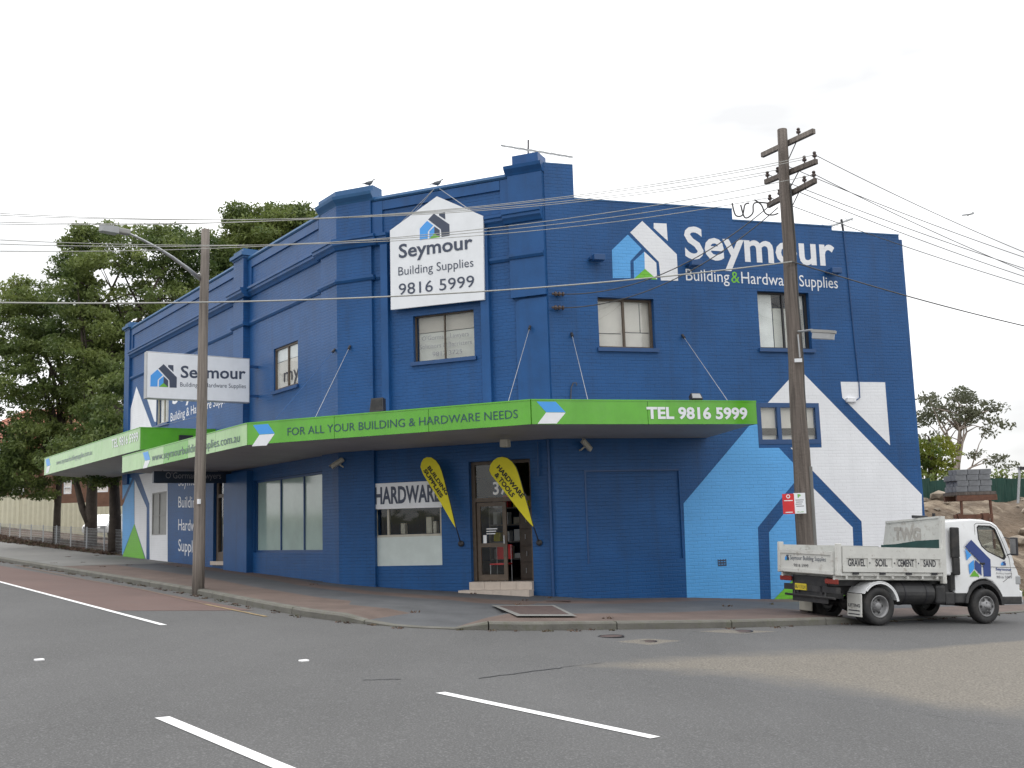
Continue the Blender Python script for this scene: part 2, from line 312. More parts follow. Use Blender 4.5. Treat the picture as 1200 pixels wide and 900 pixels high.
def tube(bm, pts, r, seg=8, cap=True):
    pts = [Vector(p) for p in pts]; rs = r if isinstance(r, (list, tuple)) else [r]*len(pts); rings = []
    for i, p in enumerate(pts):
        d = (pts[min(i+1, len(pts)-1)]-pts[max(i-1, 0)]).normalized()
        a = d.orthogonal().normalized() if i == 0 else (a0 - d*a0.dot(d)).normalized()
        a0 = a; b = d.cross(a)
        rings.append([bm.verts.new(p+(a*math.cos(2*math.pi*k/seg)+b*math.sin(2*math.pi*k/seg))*rs[i]) for k in range(seg)])
    for i in range(len(rings)-1):
        for k in range(seg): bm.faces.new((rings[i][k], rings[i][(k+1) % seg], rings[i+1][(k+1) % seg], rings[i+1][k]))
    if cap and seg > 2: bm.faces.new(rings[0][::-1]); bm.faces.new(rings[-1])
    return bm
def lathe(bm, prof, seg=24, W=I4):
    """prof: (r, z) pairs round local z"""
    rings = []
    for r, z in prof:
        if r < 1e-5: rings.append([bm.verts.new(W @ Vector((0, 0, z)))])
        else: rings.append([bm.verts.new(W @ Vector((r*math.cos(2*math.pi*k/seg), r*math.sin(2*math.pi*k/seg), z))) for k in range(seg)])
    for a, b in zip(rings, rings[1:]):
        for k in range(seg):
            q = [a[k % len(a)], a[(k+1) % seg % len(a)], b[(k+1) % seg % len(b)], b[k % len(b)]]
            u = []
            for v in q:
                if v not in u: u.append(v)
            if len(u) > 2: bm.faces.new(u)
    return bm
def grid_solid(us, vs, fill, w0, w1):
    """solid slab in a wall frame with openings: fill(u, v) says where there is masonry"""
    bm = B(); V = {}
    def v(i, j, k):
        if (i, j, k) not in V: V[i, j, k] = bm.verts.new((us[i], vs[j], w1 if k else w0))
        return V[i, j, k]
    nu, nv = len(us)-1, len(vs)-1
    fl = [[fill((us[i]+us[i+1])/2, (vs[j]+vs[j+1])/2) for j in range(nv)] for i in range(nu)]
    g = lambda i, j: 0 <= i < nu and 0 <= j < nv and fl[i][j]
    for i in range(nu):
        for j in range(nv):
            if not fl[i][j]: continue
            bm.faces.new((v(i, j, 1), v(i+1, j, 1), v(i+1, j+1, 1), v(i, j+1, 1)))
            bm.faces.new((v(i, j, 0), v(i, j+1, 0), v(i+1, j+1, 0), v(i+1, j, 0)))
            if not g(i-1, j): bm.faces.new((v(i, j, 0), v(i, j, 1), v(i, j+1, 1), v(i, j+1, 0)))
            if not g(i+1, j): bm.faces.new((v(i+1, j, 0), v(i+1, j+1, 0), v(i+1, j+1, 1), v(i+1, j, 1)))
            if not g(i, j-1): bm.faces.new((v(i, j, 0), v(i+1, j, 0), v(i+1, j, 1), v(i, j, 1)))
            if not g(i, j+1): bm.faces.new((v(i, j+1, 0), v(i, j+1, 1), v(i+1, j+1, 1), v(i+1, j+1, 0)))
    return bm
def wall_mesh(u0, u1, v0, top, holes, w0=-.32, w1=0., vtop=12.):
    us = sorted({u0, u1, *[h[0] for h in holes], *[h[1] for h in holes], *[t[0] for t in top if u0 < t[0] < u1]})
    vs = sorted({v0, *[h[2] for h in holes], *[h[3] for h in holes], *[t[1] for t in top]})
    def fill(u, v):
        tt = [t[1] for t in top if t[0] <= u][-1]
        return v < tt and not any(h[0] < u < h[1] and h[2] < v < h[3] for h in holes)
    return grid_solid(us, vs, fill, w0, w1)
def sweep(path, prof, closed=True, caps=True):
    """path: world XY points left to right as seen from the street; prof: (w, z) pairs, w outwards, mitred at corners"""
    bm = B(); n = len(path); P = [Vector((p[0], p[1], 0)) for p in path]; dirs = [(P[i+1]-P[i]).normalized() for i in range(n-1)]
    nrm = [Vector((d.y, -d.x, 0)) for d in dirs]; rings = []
    for i in range(n):
        if i == 0: m = nrm[0]
        elif i == n-1: m = nrm[-1]
        else:
            m = (nrm[i-1]+nrm[i]).normalized(); m = m/m.dot(nrm[i])
        pr = prof[i] if isinstance(prof[0], list) else prof
        rings.append([bm.verts.new(P[i]+m*w_+Vector((0, 0, z))) for w_, z in pr])
    k = len(rings[0])
    for a, b in zip(rings, rings[1:]):
        for j in range(k if closed else k-1): bm.faces.new((a[j], b[j], b[(j+1) % k], a[(j+1) % k]))
    if caps and closed: bm.faces.new(rings[0][::-1]); bm.faces.new(rings[-1])
    return bm
def xy(W_, u, w_=0): p = W_.pt(u, 0, w_); return (p.x, p.y)

# text: meshes fitted between two baseline points in a local (x right, y up, z out) frame
_cap = {}
def text_mesh(s, bold=0., sh=0.):
    key = (s, bold, sh)
    if key in _cap: return _cap[key]
    cu = bpy.data.curves.new('t', 'FONT'); cu.body = s; cu.size = 1; cu.resolution_u = 3; cu.offset = bold; cu.fill_mode = 'FRONT'; cu.shear = sh
    o = bpy.data.objects.new('t', cu); S.collection.objects.link(o); dg = bpy.context.evaluated_depsgraph_get(); dg.update()
    me = bpy.data.meshes.new_from_object(o.evaluated_get(dg)); co = np.array([v.co[:] for v in me.vertices]).reshape(-1, 3)
    fs = [tuple(p.vertices) for p in me.polygons]; bpy.data.objects.remove(o); bpy.data.curves.remove(cu); bpy.data.meshes.remove(me)
    _cap[key] = (co, fs); return co, fs
CAPH = text_mesh('H')[0][:, 1].max()
def text(s, m, parent, Wf, x0, y0, x1, y1, h, w_=.004, bold=0., name='lettering', th=.002, h1=None, sh=0.):
    """letters from (x0,y0) to (x1,y1) on the baseline, cap height h, standing w_ proud of the frame plane"""
    co, fs = text_mesh(s, bold, sh); a, b = co[:, 0].min(), co[:, 0].max(); me = bpy.data.meshes.new(name); n = len(co)
    t = (co[:, 0]-a)/(b-a); hh = h + ((h1 or h)-h)*t
    X = x0+(x1-x0)*t; Y = y0+(y1-y0)*t+co[:, 1]/CAPH*hh
    v = np.vstack([np.c_[X, Y, np.full(n, w_+th)]])
    me.from_pydata(v.tolist(), [], fs); me.update()
    return obj(name, me, m, parent, Wf)
def wtext(s, m, parent, Wl, p0, p1, ptop, off=0., bold=0., w_=None, name='lettering'):
    """letters on a wall plane between two photo pixels of the baseline; ptop = a pixel at cap height above p0"""
    a = Wl.uv(*p0, off); b = Wl.uv(*p1, off); c = Wl.uv(*ptop, off)
    return text(s, m, parent, Wl.M, a[0], a[1], b[0], b[1], c[1]-a[1], off+(w_ or .006), bold, name)
def sheet(poly, m, parent, Wf, w_, name, th=.003):
    bm = B(); prism(bm, poly, w_, w_+th); return obj(name, bm, m, parent, Wf)
LOGO = dict(
    left=[(385, 365), (478, 275), (560, 358), (493, 430), (495, 530), (390, 530)],
    roof=[(492, 262), (563, 195), (765, 390), (773, 545), (672, 543), (660, 435)],
    chim=[(630, 207), (705, 210), (712, 312), (630, 237)],
    inl=[(512, 432), (575, 375), (578, 475), (515, 532)], inr=[(575, 375), (645, 440), (650, 538), (578, 475)],
    green=[(578, 475), (650, 538), (515, 533)])
LOGO = {k: [WR.uv(640+x/5, 220+y/5) for x, y in v] for k, v in LOGO.items()}
_lx = [p[0] for v in LOGO.values() for p in v]; _ly = [p[1] for v in LOGO.values() for p in v]
LB = (min(_lx), max(_lx), min(_ly), max(_ly))
def logo(parent, Wf, x0, x1, y0, y1, w_, cols, name='logo'):
    """the house mark in a box; cols = (left, roof, inner right, green)"""
    f = lambda p: (x0+(p[0]-LB[0])/(LB[1]-LB[0])*(x1-x0), y0+(p[1]-LB[2])/(LB[3]-LB[2])*(y1-y0))
    for k, c in (('left', 0), ('roof', 1), ('chim', 1), ('inl', 0), ('inr', 2), ('green', 3)):
        sheet([f(p) for p in LOGO[k]], cols[c], parent, Wf, w_, name)
# ------------------------------------------------------------------ ground, road, kerb, footpath
def ribbon(name, top, bot, m, dz, kind='structure', parent=None, close=False, **k):
    """sheet between two equally long pixel-free 3D polylines"""
    bm = B(); a = [bm.verts.new(p+Vector((0, 0, dz))) for p in top]; b = [bm.verts.new(p+Vector((0, 0, dz))) for p in bot]
    for i in range(len(a)-1): bm.faces.new((a[i], b[i], b[i+1], a[i+1]))
    return obj(name, bm, m, parent, kind=kind, **k)
bm = B(); xs = [-1600, -300, -75, -30, 0, 30, 60, 300, 1600]; ys = [-400, 0, 60, 400, 3000]
gv = [[bm.verts.new((x, y, gh(x)-.07)) for y in ys] for x in xs]
for i in range(len(xs)-1):
    for j in range(len(ys)-1): bm.faces.new((gv[i][j], gv[i+1][j], gv[i+1][j+1], gv[i][j+1]))
obj('ground', bm, M['verge'], kind='structure')

KPX = [(-45, 649.5), (0, 657.5), (50, 666), (100, 674.5), (165, 685.5), (232, 697.5), (300, 712), (360, 723.5), (410, 730), (437, 732.5), (480, 736), (538, 738.3),
       (620, 739.2), (680, 738.3), (760, 737.3), (857, 735.8), (950, 733.2), (1010, 730.2), (1060, 727), (1130, 722.5), (1200, 717.5)]
K = [ground(*p) for p in KPX]
K = [K[0]+(K[0]-K[1]).normalized()*40] + K + [K[-1]+(K[-1]-K[-2]).normalized()*25]
for p in K: p.z = gh(p.x)
def resample(P, step):
    out_ = [P[0].copy()]; acc = 0
    for a, b in zip(P, P[1:]):
        l = (b-a).length; t = step-acc
        while t < l: out_.append(a.lerp(b, t/l)); t += step
        acc = (acc+l) % step
    return out_
KR = resample(K, .6)
print('kerb stones', len(KR))
bx_ = [Vector((p.x, -45, gh(p.x))) for p in KR]
ribbon('road', KR, bx_, M['asphalt'], 0)
u_drive = (ground(437, 732.5).x, ground(538, 738.3).x)
def kh(x):                                  # kerb height, dropped at the ramp
    a, b = u_drive; c = ground(985, 731.5).x; t = 1 - max(0, min(1, (x-a+.45)/.45))*max(0, min(1, (b+.5-x)/.5)) if x < c-1 else 1 - max(0, min(1, (x-c)/.8))
    return .025+.115*t
def knorm(i):
    d = (KR[min(i+1, len(KR)-1)]-KR[max(i-1, 0)]); d.z = 0; d.normalize(); return Vector((-d.y, d.x, 0))   # towards the buildings
kerb = thing('kerb', None, None, I4); kerb['kind'] = 'structure'
i = 0
while i < len(KR)-1:
    j = min(i+(6 if KR[i].x < -12 else 4), len(KR)-1); bm = B(); rings = []
    for k in range(i, j+1):
        h = kh(KR[k].x); g = Vector((0, 0, 0))
        if k == i: g = (KR[k+1]-KR[k])*.02
        if k == j: g = (KR[k-1]-KR[k])*.02
        n_ = knorm(k); rings.append([bm.verts.new(KR[k]+g+n_*w_+Vector((0, 0, z))) for w_, z in ((0, -.1), (0, h*.75), (.03, h), (.16, h+.004), (.16, -.1))])
    for r0, r1 in zip(rings, rings[1:]):
        for q in range(5): bm.faces.new((r0[q], r1[q], r1[(q+1) % 5], r0[(q+1) % 5]))
    bm.faces.new(rings[0][::-1]); bm.faces.new(rings[-1]); obj('kerb_stone', bm, M['kerb'], kerb); i = j
# inner edge of the footpath = foot of the walls
BASE = [(WL, -60, 2.2), (WL, -20.3, .93), (WL, -11.7, .66), (WL, -6.1, .47), (WM, 0, .27), (WM, 1.75, .13), (WM, 3.57, .04), (WR, 0, -.08), (WR, .75, -.16), (WR, 3.35, -.26), (WR, 5.6, -.41), (WR, 10.4, -.60), (WR, 30, -1.7)]
BP3 = [W_.pt(u, v, -.05) for W_, u, v in BASE]
IN = resample(BP3, .15)
def nearest(p, lo):
    best = min(range(lo, len(IN)), key=lambda i: (IN[i].x-p.x)**2+(IN[i].y-p.y)**2); return best
lo = 0; inner = []
for p in KR: lo = nearest(p, lo); inner.append(IN[lo])
outer = [KR[i]+knorm(i)*.16+Vector((0, 0, kh(KR[i].x)+.002)) for i in range(len(KR))]
def bands(p):                                # where the paver bands change, 0 = wall, 1 = kerb
    s = (p-C1).dot(WM.d)/MLEN                # <0 along the left street, 0..1 chamfer, >1 right street
    k = max(0, min(1, (s+.6)/.9))*max(0, min(1, (1.45-s)/.6))
    red0 = .26*k; red1 = .20+.20*k if s < .6 else .17+.23*k
    mid = .56+.14*k if s < .5 else .60+.2*k
    return (0, red0, red1, mid, 1.0)
bset = [bands(p) for p in inner]
footpath = thing('footpath', None, None, I4); footpath['kind'] = 'structure'
for b_, m_ in ((0, 'pave_grey'), (1, 'pave_red'), (2, 'pave_grey'), (3, 'pave_red')):
    t_ = [inner[i].lerp(outer[i], bset[i][b_]) for i in range(len(KR))]; q_ = [inner[i].lerp(outer[i], bset[i][b_+1]) for i in range(len(KR))]
    if b_ == 0:
        sel = [i for i in range(len(KR)) if bset[i][1] > .002]; lo_, hi_ = max(0, sel[0]-1), min(len(KR), sel[-1]+2); t_, q_ = t_[lo_:hi_], q_[lo_:hi_]
    # the driveway strip through the outer band is grey: cut it out of the red one
    if b_ == 3:
        idx = [i for i in range(len(KR)) if u_drive[0]-.3 < KR[i].x < u_drive[1]+.1]
        a_, c_ = idx[0], idx[-1]
        ribbon('paver_band', t_[:a_+1], q_[:a_+1], M[m_], 0, None, footpath); ribbon('paver_band', t_[a_:c_+1], q_[a_:c_+1], M['pave_grey'], 0, None, footpath)
        t_, q_ = t_[c_:], q_[c_:]
    if b_ in (2, 3) :
        n_ = sum(1 for i in range(len(KR)) if KR[i].x < ground(60, 668).x) if b_ == 2 or True else 0
    ribbon('paver_band', t_, q_, M[m_], 0, None, footpath)
# bare concrete stretch of the footpath further up the street
idx = [i for i in range(len(KR)) if KR[i].x < ground(70, 669).x]; n_ = len(idx)
ribbon('concrete_path', [inner[i] for i in idx], [outer[i] for i in idx], M['concrete'], .006, None, footpath)

def pxpoly(name, pts, m, dz, **k):
    bm = B(); vs = [bm.verts.new(ground(*p)+Vector((0, 0, dz))) for p in pts]; bm.faces.new(vs)
    bmesh.ops.triangulate(bm, faces=bm.faces); return obj(name, bm, m, kind='structure', **k)
def strip(name, p0, p1, wid, m, dz, jag=0):
    a, b = ground(*p0), ground(*p1); d = (b-a); d.z = 0; n = Vector((-d.y, d.x, 0)).normalized()*wid/2; cnt = 24 if jag else 1
    t_ = []; q_ = []
    for i in range(cnt+1):
        p = a.lerp(b, i/cnt); e = n*((random.uniform(-jag, jag)) if jag else 0)
        t_.append(p+n+e); q_.append(p-n+e)
    for p in t_+q_: p.z = gh(p.x)
    return ribbon(name, t_, q_, m, dz)
def soft_patch(name, pts, m, dz, rim=.35):
    """worn area whose edge frays into the road: a FADE attribute falls to zero at the rim"""
    P_ = [ground(*p) for p in pts]; c = sum(P_, Vector())/len(P_); n = len(P_); dense = []
    for i in range(n):
        for k in range(4): dense.append(P_[i].lerp(P_[(i+1) % n], k/4))
    def inset(p, d): v = c-p; v.y *= 1; return p+v.normalized()*min(d, v.length*.5)
    bm = B(); n = len(dense); o_ = [bm.verts.new(inset(p, -rim)+Vector((0, 0, dz))) for p in dense]; i_ = [bm.verts.new(inset(p, rim)+Vector((0, 0, dz))) for p in dense]
    for v in o_+i_: v.co.z = gh(v.co.x)+dz
    for i in range(n): bm.faces.new((o_[i], o_[(i+1) % n], i_[(i+1) % n], i_[i]))
    k_ = []
    for p in dense: q_ = inset(p, -rim-.05); q_.z = gh(q_.x)-.002; k_.append(bm.verts.new(q_))
    for i in range(n): bm.faces.new((k_[i], k_[(i+1) % n], o_[(i+1) % n], o_[i]))
    f = bm.faces.new(i_); bmesh.ops.triangulate(bm, faces=[f]); me = bpy.data.meshes.new(name); bm.verts.index_update(); bm.to_mesh(me); bm.free()
    at_ = me.attributes.new('fade', 'FLOAT', 'POINT')
    for k in range(len(me.vertices)): at_.data[k].value = 1.0 if n <= k < 2*n else 0.0
    return obj(name, me, m, kind='structure')
redk = [ground(x, y+5.5) for x, y in [(-45, 649.5), (0, 657.5), (50, 666), (100, 674.5), (165, 685.5), (232, 697.5), (294, 709.5)]]
redb = [ground(*p) for p in [(-45, 670), (-10, 679.3), (25, 688.5), (60, 697.8), (95, 707), (128, 716), (300, 715.5)]]
ribbon('red_bus_lane', redk, redb, M['asphalt_red'], .004)
strip('edge_line', (-20, 676.8), (192, 733), .12, M['line'], .009)
strip('lane_line', (190, 841), (372, 917), .135, M['line'], .006)
strip('lane_line', (516, 812), (768, 865), .13, M['line'], .006)
for p_, q_ in (((18, 662.5), (100, 679.6)), ((101, 679.8), (165, 690.8)), ((166, 691), (239, 708)), ((240, 708.2), (312, 723))): strip('kerbside_line', p_, q_, .085, M['yline'] if p_[0] > 200 else M['yline_worn'], .010, .3)
WPX = ([(700, 780.5), (745, 776), (800, 770.5), (850, 768.5), (950, 765), (1000, 762.5), (1040, 764.5), (1120, 757), (1210, 750), (1330, 741), (1420, 760), (1300, 820), (1200, 838), (1100, 828), (1000, 809), (900, 795), (800, 786), (740, 783)])
soft_patch('worn_asphalt_patch', WPX, M['asphalt_pale'], .004, .8)
strip('road_crack', (560, 795), (705, 777), .03, M['dark_metal'], .004, 1.6)
strip('road_crack', (425, 797), (470, 796), .025, M['dark_metal'], .004, 1.6)
soft_patch('concrete_surround', [(722, 752.5), (757, 749), (798, 751.5), (762, 756.5)], M['asphalt_pale'], .009, .08)
soft_patch('concrete_surround', [(818, 740.5), (850, 738.3), (912, 740.5), (868, 743)], M['asphalt_pale'], .009, .08)
def cover(px, py, r, sx, label):
    c = ground(px, py); t = thing('manhole_cover', label, 'manhole cover', T(c.x, c.y, c.z+.012))
    bm = B(); lathe(bm, [(0, .0), (r*.86, .0), (r*.86, -.02)], 24); obj('lid', bm, M['iron'], t, WM_[t.name])
    bm = B(); lathe(bm, [(r*.9, -.02), (r*.9, .004), (r, .004), (r, -.02)], 24); obj('rim', bm, M['dark_metal'], t, WM_[t.name])
cover(716, 746.2, .22, 1, 'round dark iron manhole cover in the road nearest the shop corner')
cover(760, 752.3, .14, 1, 'small round cover in a pale diamond patch of the road')
cover(868, 740.4, .22, 1, 'round cover in the gutter patch behind the parked truck')
for px, py, l in ((46, 774, 'white raised road marker at the left edge of the road'), (356, 775, 'white raised road marker in the middle of the lane')):
    c = ground(px, py); bm = B(); bevbox(bm, -.055, .055, -.05, .05, -.004, .02, .008); o = obj('road_marker', bm, M['line'], None, T(*c) @ Matrix.Rotation(R(35), 4, 'Z'), label=l, cat='road marker', group='raised markers between the lanes')
# steel pit cover in the footpath
def fp(px, py, up=.15): return ground(px, py, up)
from mathutils.bvhtree import BVHTree
def pave_tree():
    V = []; Fc = []
    for ch_ in footpath.children:
        k0 = len(V); V += [v.co.copy() for v in ch_.data.vertices]; Fc += [tuple(i+k0 for i in p.vertices) for p in ch_.data.polygons]
    return BVHTree.FromPolygons(V, Fc)
PV = pave_tree()
def onpave(px, py, up=0.0):
    h_ = PV.ray_cast(CAMP, ray(px, py).normalized())[0]
    return (h_ if h_ is not None else ground(px, py, .14)) + Vector((0, 0, up))
def fp(px, py, up=0): return onpave(px, py, .004)
pit = thing('pit_cover', 'large brown rectangular pit cover framed in pale concrete in front of the shop door', 'pit cover', T(*fp(622, 717)))
q = [fp(*p, .155) for p in ((576, 711), (650, 711), (676, 724), (606, 724))]; q2 = [fp(*p, .155) for p in ((584, 712), (647, 712), (667, 722.3), (610, 722.3))]
bm = B(); a = [bm.verts.new(p+Vector((0, 0, .030))) for p in q]; b = [bm.verts.new(p+Vector((0, 0, .034))) for p in q2]
for i in range(4): bm.faces.new((a[i], a[(i+1) % 4], b[(i+1) % 4], b[i]))
obj('frame', bm, M['concrete'], pit)
bm = B(); bm.faces.new([bm.verts.new(p+Vector((0, 0, .032))) for p in q2]); obj('lid', bm, M['iron'], pit)
bm = B(); c = fp(654, 704.8, .15)
box(bm, -.28, .28, -.13, .13, .0, .016); tag_ = obj('valve_cover', bm, M['iron'], None, T(c.x, c.y, c.z), label='small dark valve cover in the red paving near the wall', cat='valve cover')

# ------------------------------------------------------------------ the building
bld = thing('corner_shop_building', 'two storey blue painted brick corner shop with white and light blue house mural', 'building', T(C1.x, C1.y, .2))
def prt(name, bm, m, W_, parent=bld, **k): return obj(name, bm, m, parent, W_.M if isinstance(W_, Wall) else W_, **k)
HR = [(1.31, 2.85, 5.98, 7.27), (5.86, 7.42, 6.06, 7.6), (5.62, 7.49, 3.53, 4.61), (.80, 3.30, .70, 2.88)]
prt('wall', wall_mesh(.0, 10.45, -1.5, [(0, 10.67), (.785, 9.78), (5.26, 9.48), (8.3, 9.35)], HR), M['blue'], WR)
HM = [(2.24, 4.0, 5.93, 7.15), (.98, 2.95, .71, 2.45), (3.75, 5.42, .28, 3.25)]
prt('wall', wall_mesh(0, MLEN, -1.5, [(0, 10.42)], HM), M['blue'], WM)
HL = [(-4.5, -2.74, 5.9, 7.2), (-16.1, -14.6, 6.0, 7.05), (-6.1, -1.07, 1.08, 3.29), (-9.65, -8.2, .70, 3.5), (-16.45, -14.65, 1.75, 3.38)]
prt('wall', wall_mesh(-20.3, 0, -1.5, [(-20.3, 10.40)], HL), M['blue'], WL)
bm = B(); box(bm, .80, 3.30, .70, 2.88, -.1, -.045); prt('infill_panel', bm, M['blue'], WR)
bm = B(); box(bm, .76, .80, .66, 2.92, -.02, .012); box(bm, .8, 3.3, 2.88, 2.92, -.02, .012); prt('infill_trim', bm, M['blue_dark'], WR)
bm = B(); box(bm, 10.2, 10.52, 8.62, 8.70, -.3, -.02); box(bm, 10.2, 10.56, 8.70, 8.79, -.3, -.03); prt('broken_brick', bm, M['blue'], WR)
# rear walls, roof, floors close the shell
EL, ER = WL.pt(-20.3, 0), WR.pt(10.45, 0); BL = EL-WL.n*9; BRr = ER-WR.n*13
foot = [WL.pt(-20.25, 0, -.05), WL.pt(0, 0, -.06)+(-WM.n*.02), WR.pt(0, 0, -.06)+(-WM.n*.02), WR.pt(10.4, 0, -.05), BRr, BL]
for a, b in ((EL, BL), (BL, BRr), (BRr, ER)):
    d = (b-a); az = math.atan2(d.x, d.y); Wb = Wall((a.x, a.y, 0), az); bm = B()
    box(bm, .04, d.length-.04, -1.5, 9.25, -.13, .13); prt('rear_wall', bm, M['blue_plain'], Wb)
def slab(name, z0, z1, m):
    bm = B(); prism(bm, [(p.x, p.y) for p in foot], z0, z1); bmesh.ops.triangulate(bm, faces=[f for f in bm.faces if len(f.verts) > 4]); prt(name, bm, m, I4)
slab('roof', 9.0, 9.2, M['awning_roof']); slab('upper_floor', 3.78, 3.95, M['room']); slab('ground_floor', .0, .25, M['room'])
# coping, parapet band, cornice, string course (mitred round the chamfer)
Lx = lambda u, w_=0: xy(WL, u, w_); Mx = lambda u, w_=0: xy(WM, u, w_); Rx = lambda u, w_=0: xy(WR, u, w_)
cop = [(-.34, 10.42), (.05, 10.42), (.09, 10.46), (.07, 10.53), (-.34, 10.55)]
for path in ([Lx(-19.6), Lx(-7.4)], [Lx(-6.46), Lx(-.97)], [Mx(1.07), Mx(5.09)]): prt('coping', sweep(path, cop), M['coping'], I4)
for path in ([Lx(-19.35), Lx(-7.75)], [Lx(-6.2), Lx(-1.2)], [Mx(1.4), Mx(4.85)]):
    prt('parapet_band', sweep(path, [(-.01, 10.14), (.05, 10.15), (.05, 10.40), (-.01, 10.41)]), M['blue_plain'], I4)
for u0, u1 in ((-19.6, -19.36), (-7.74, -7.37), (-6.49, -6.21), (-1.19, -.97)):
    bm = B(); box(bm, u0, u1, 9.5, 10.405, -.01, .046); prt('parapet_margin', bm, M['blue_plain'], WL)
for u0, u1 in ((1.07, 1.39), (4.86, 5.09)):
    bm = B(); box(bm, u0, u1, 9.5, 10.405, -.01, .046); prt('parapet_margin', bm, M['blue_plain'], WM)
cor = lambda b=0: [(-.01, 9.18), (.05+b, 9.19), (.09+b, 9.26), (.15+b, 9.31), (.15+b, 9.38), (.19+b, 9.40), (.19+b, 9.47), (-.01, 9.51)]
for path, b in (([Lx(-19.62), Lx(-7.62)], 0), ([Lx(-7.6), Lx(-6.28)], .2), ([Lx(-6.26), Lx(-1.2)], 0), ([Lx(-1.18), Lx(0), Mx(1.24)], .1), ([Mx(1.25), Mx(1.57)], .02), ([Mx(4.26), Mx(4.98)], .0), ([Mx(4.99), Mx(6.03)], .13)):
    prt('cornice', sweep(path, cor(b)), M['blue_plain'], I4)
stc = lambda b=0: [(-.01, 8.25), (.03+b, 8.26), (.07+b, 8.32), (.07+b, 8.38), (-.01, 8.40)]
for path, b in (([Lx(-20.28), Lx(-7.50)], 0), ([Lx(-7.48), Lx(-6.36)], .2), ([Lx(-6.34), Lx(-1.1)], 0), ([Lx(-1.08), Lx(0), Mx(1.15)], .1), ([Mx(1.17), Mx(1.34)], 0), ([Mx(4.50), Mx(5.09)], 0), ([Mx(5.1), Mx(6.03)], .12)):
    prt('string_course', sweep(path, stc(b)), M['blue_plain'], I4)
# piers
prt('pier', sweep([Lx(-.96), Lx(0), Mx(1.06)], [(-.02, -1.2), (.1, -1.2), (.1, 10.50), (-.02, 10.50)]), M['blue_pier'], I4)
capf = lambda b, z=0: [(-.36, 10.45+z), (b, 10.45+z), (b+.03, 10.50+z), (b+.12, 10.60+z), (b+.14, 10.68+z), (b+.02, 10.71+z), (b+.02, 10.86+z), (-.36, 10.87+z)]
prt('pier_cap', sweep([Lx(-1.05), Lx(0), Mx(1.15)], capf(.1)), M['coping'], I4)
for u0, u1, w_, z1 in ((-7.36, -6.5, .2, 10.52), (-20.32, -19.62, .1, 10.46)):
    bm = B(); box(bm, u0, u1, 3.9, z1, -.02, w_); prt('pilaster', bm, M['blue'], WL)
    bm = B(); cx = (u0+u1)/2; hw = (u1-u0)/2
    for e, a, b in ((.03, 0, .06), (.10, .06, .17), (.0, .17, .30)): box(bm, u0-e, u1+e, z1+a, z1+b, -.30, w_+e)
    prt('pilaster_cap', bm, M['coping'], WL)
bm = B(); box(bm, -8.15, -6.16, -1.2, 3.6, -.02, .2); prt('pier', bm, M['blue_plain'], WL)
for u0, u1 in ((1.35, 1.56), (4.26, 4.49)):
    bm = B(); box(bm, u0, u1, 3.9, 9.17, -.02, .13); prt('strip_pilaster', bm, M['blue_plain'], WM)
bm = B(); box(bm, 5.10, 6.04, 7.28, 10.44, -.02, .12); prt('pilaster', bm, M['blue_plain'], WM)
bm = B(); prism(bm, [(5.2, 3.9), (6.04, 3.9), (6.04, 7.22), (5.32, 7.22), (5.23, 7.17), (5.2, 7.08)], -.02, .07); prt('raised_panel', bm, M['blue_plain'], WM)
prt('pier_cap', sweep([Mx(5.04), Mx(6.06)], capf(.1)[:6]+[(-.36, 10.71)]), M['blue_plain'], I4)
bm = B(); box(bm, 5.22, 5.93, 10.70, 10.98, -.5, .05); prt('parapet_block', bm, M['blue_plain'], WM)
prt('pier_top', sweep([Rx(.005), Rx(.785)], [(-.6, 10.67), (0, 10.67), (0, 10.70), (-.6, 10.70)]), M['coping'], I4)
for a, b, z in ((.79, 5.26, 9.78), (5.265, 8.3, 9.48), (8.305, 10.45, 9.35)):
    prt('coping', sweep([Rx(a), Rx(b)], [(-.33, z), (.015, z), (.015, z+.035), (-.33, z+.04)]), M['coping'], I4)

# windows
def window(Wl, u0, u1, v0, v1, mull, fm, bm_, depth=-.10, fr=.06, sill=True, back=None, bdepth=.12, label=None, transom=(), pane=None, fd=.06):
    bm = B(); box(bm, u0, u0+fr, v0, v1, depth-fd, depth+.01); box(bm, u1-fr, u1, v0, v1, depth-fd, depth+.01)
    box(bm, u0+fr, u1-fr, v1-fr, v1, depth-fd, depth+.012); box(bm, u0+fr, u1-fr, v0, v0+fr, depth-fd, depth+.012)
    for m_ in mull: box(bm, m_-fr*.45, m_+fr*.45, v0+fr, v1-fr, depth-fd, depth+.008)
    for t_ in transom: box(bm, u0+fr, u1-fr, t_-fr*.4, t_+fr*.4, depth-fd, depth+.005)
    f = prt('window', bm, fm, Wl, label=label); edges = [u0+fr]+[e for m_ in mull for e in (m_-fr*.45, m_+fr*.45)]+[u1-fr]
    for i in range(0, len(edges), 2):
        bm = B(); box(bm, edges[i], edges[i+1], v0+fr, v1-fr, depth-.034, depth-.028); prt('pane', bm, pane or M['glass'], Wl, f)
    if sill: bm = B(); box(bm, u0-.06, u1+.06, v0-.10, v0-.004, -.05, .07); prt('sill', bm, M['blue_dark'], Wl, f)
    if bm_:
        for a_, b_, c_, d_, m_ in bm_:
            bm = B(); box(bm, a_, b_, c_, d_, depth-bdepth-.01, depth-bdepth); prt('blind', bm, m_, Wl, f)
    return f
w1 = window(WR, 1.31, 2.85, 5.98, 7.27, [2.06], M['timber_frame'], [(1.34, 2.82, 6.0, 7.25, M['blind'])], transom=(), depth=-.16)
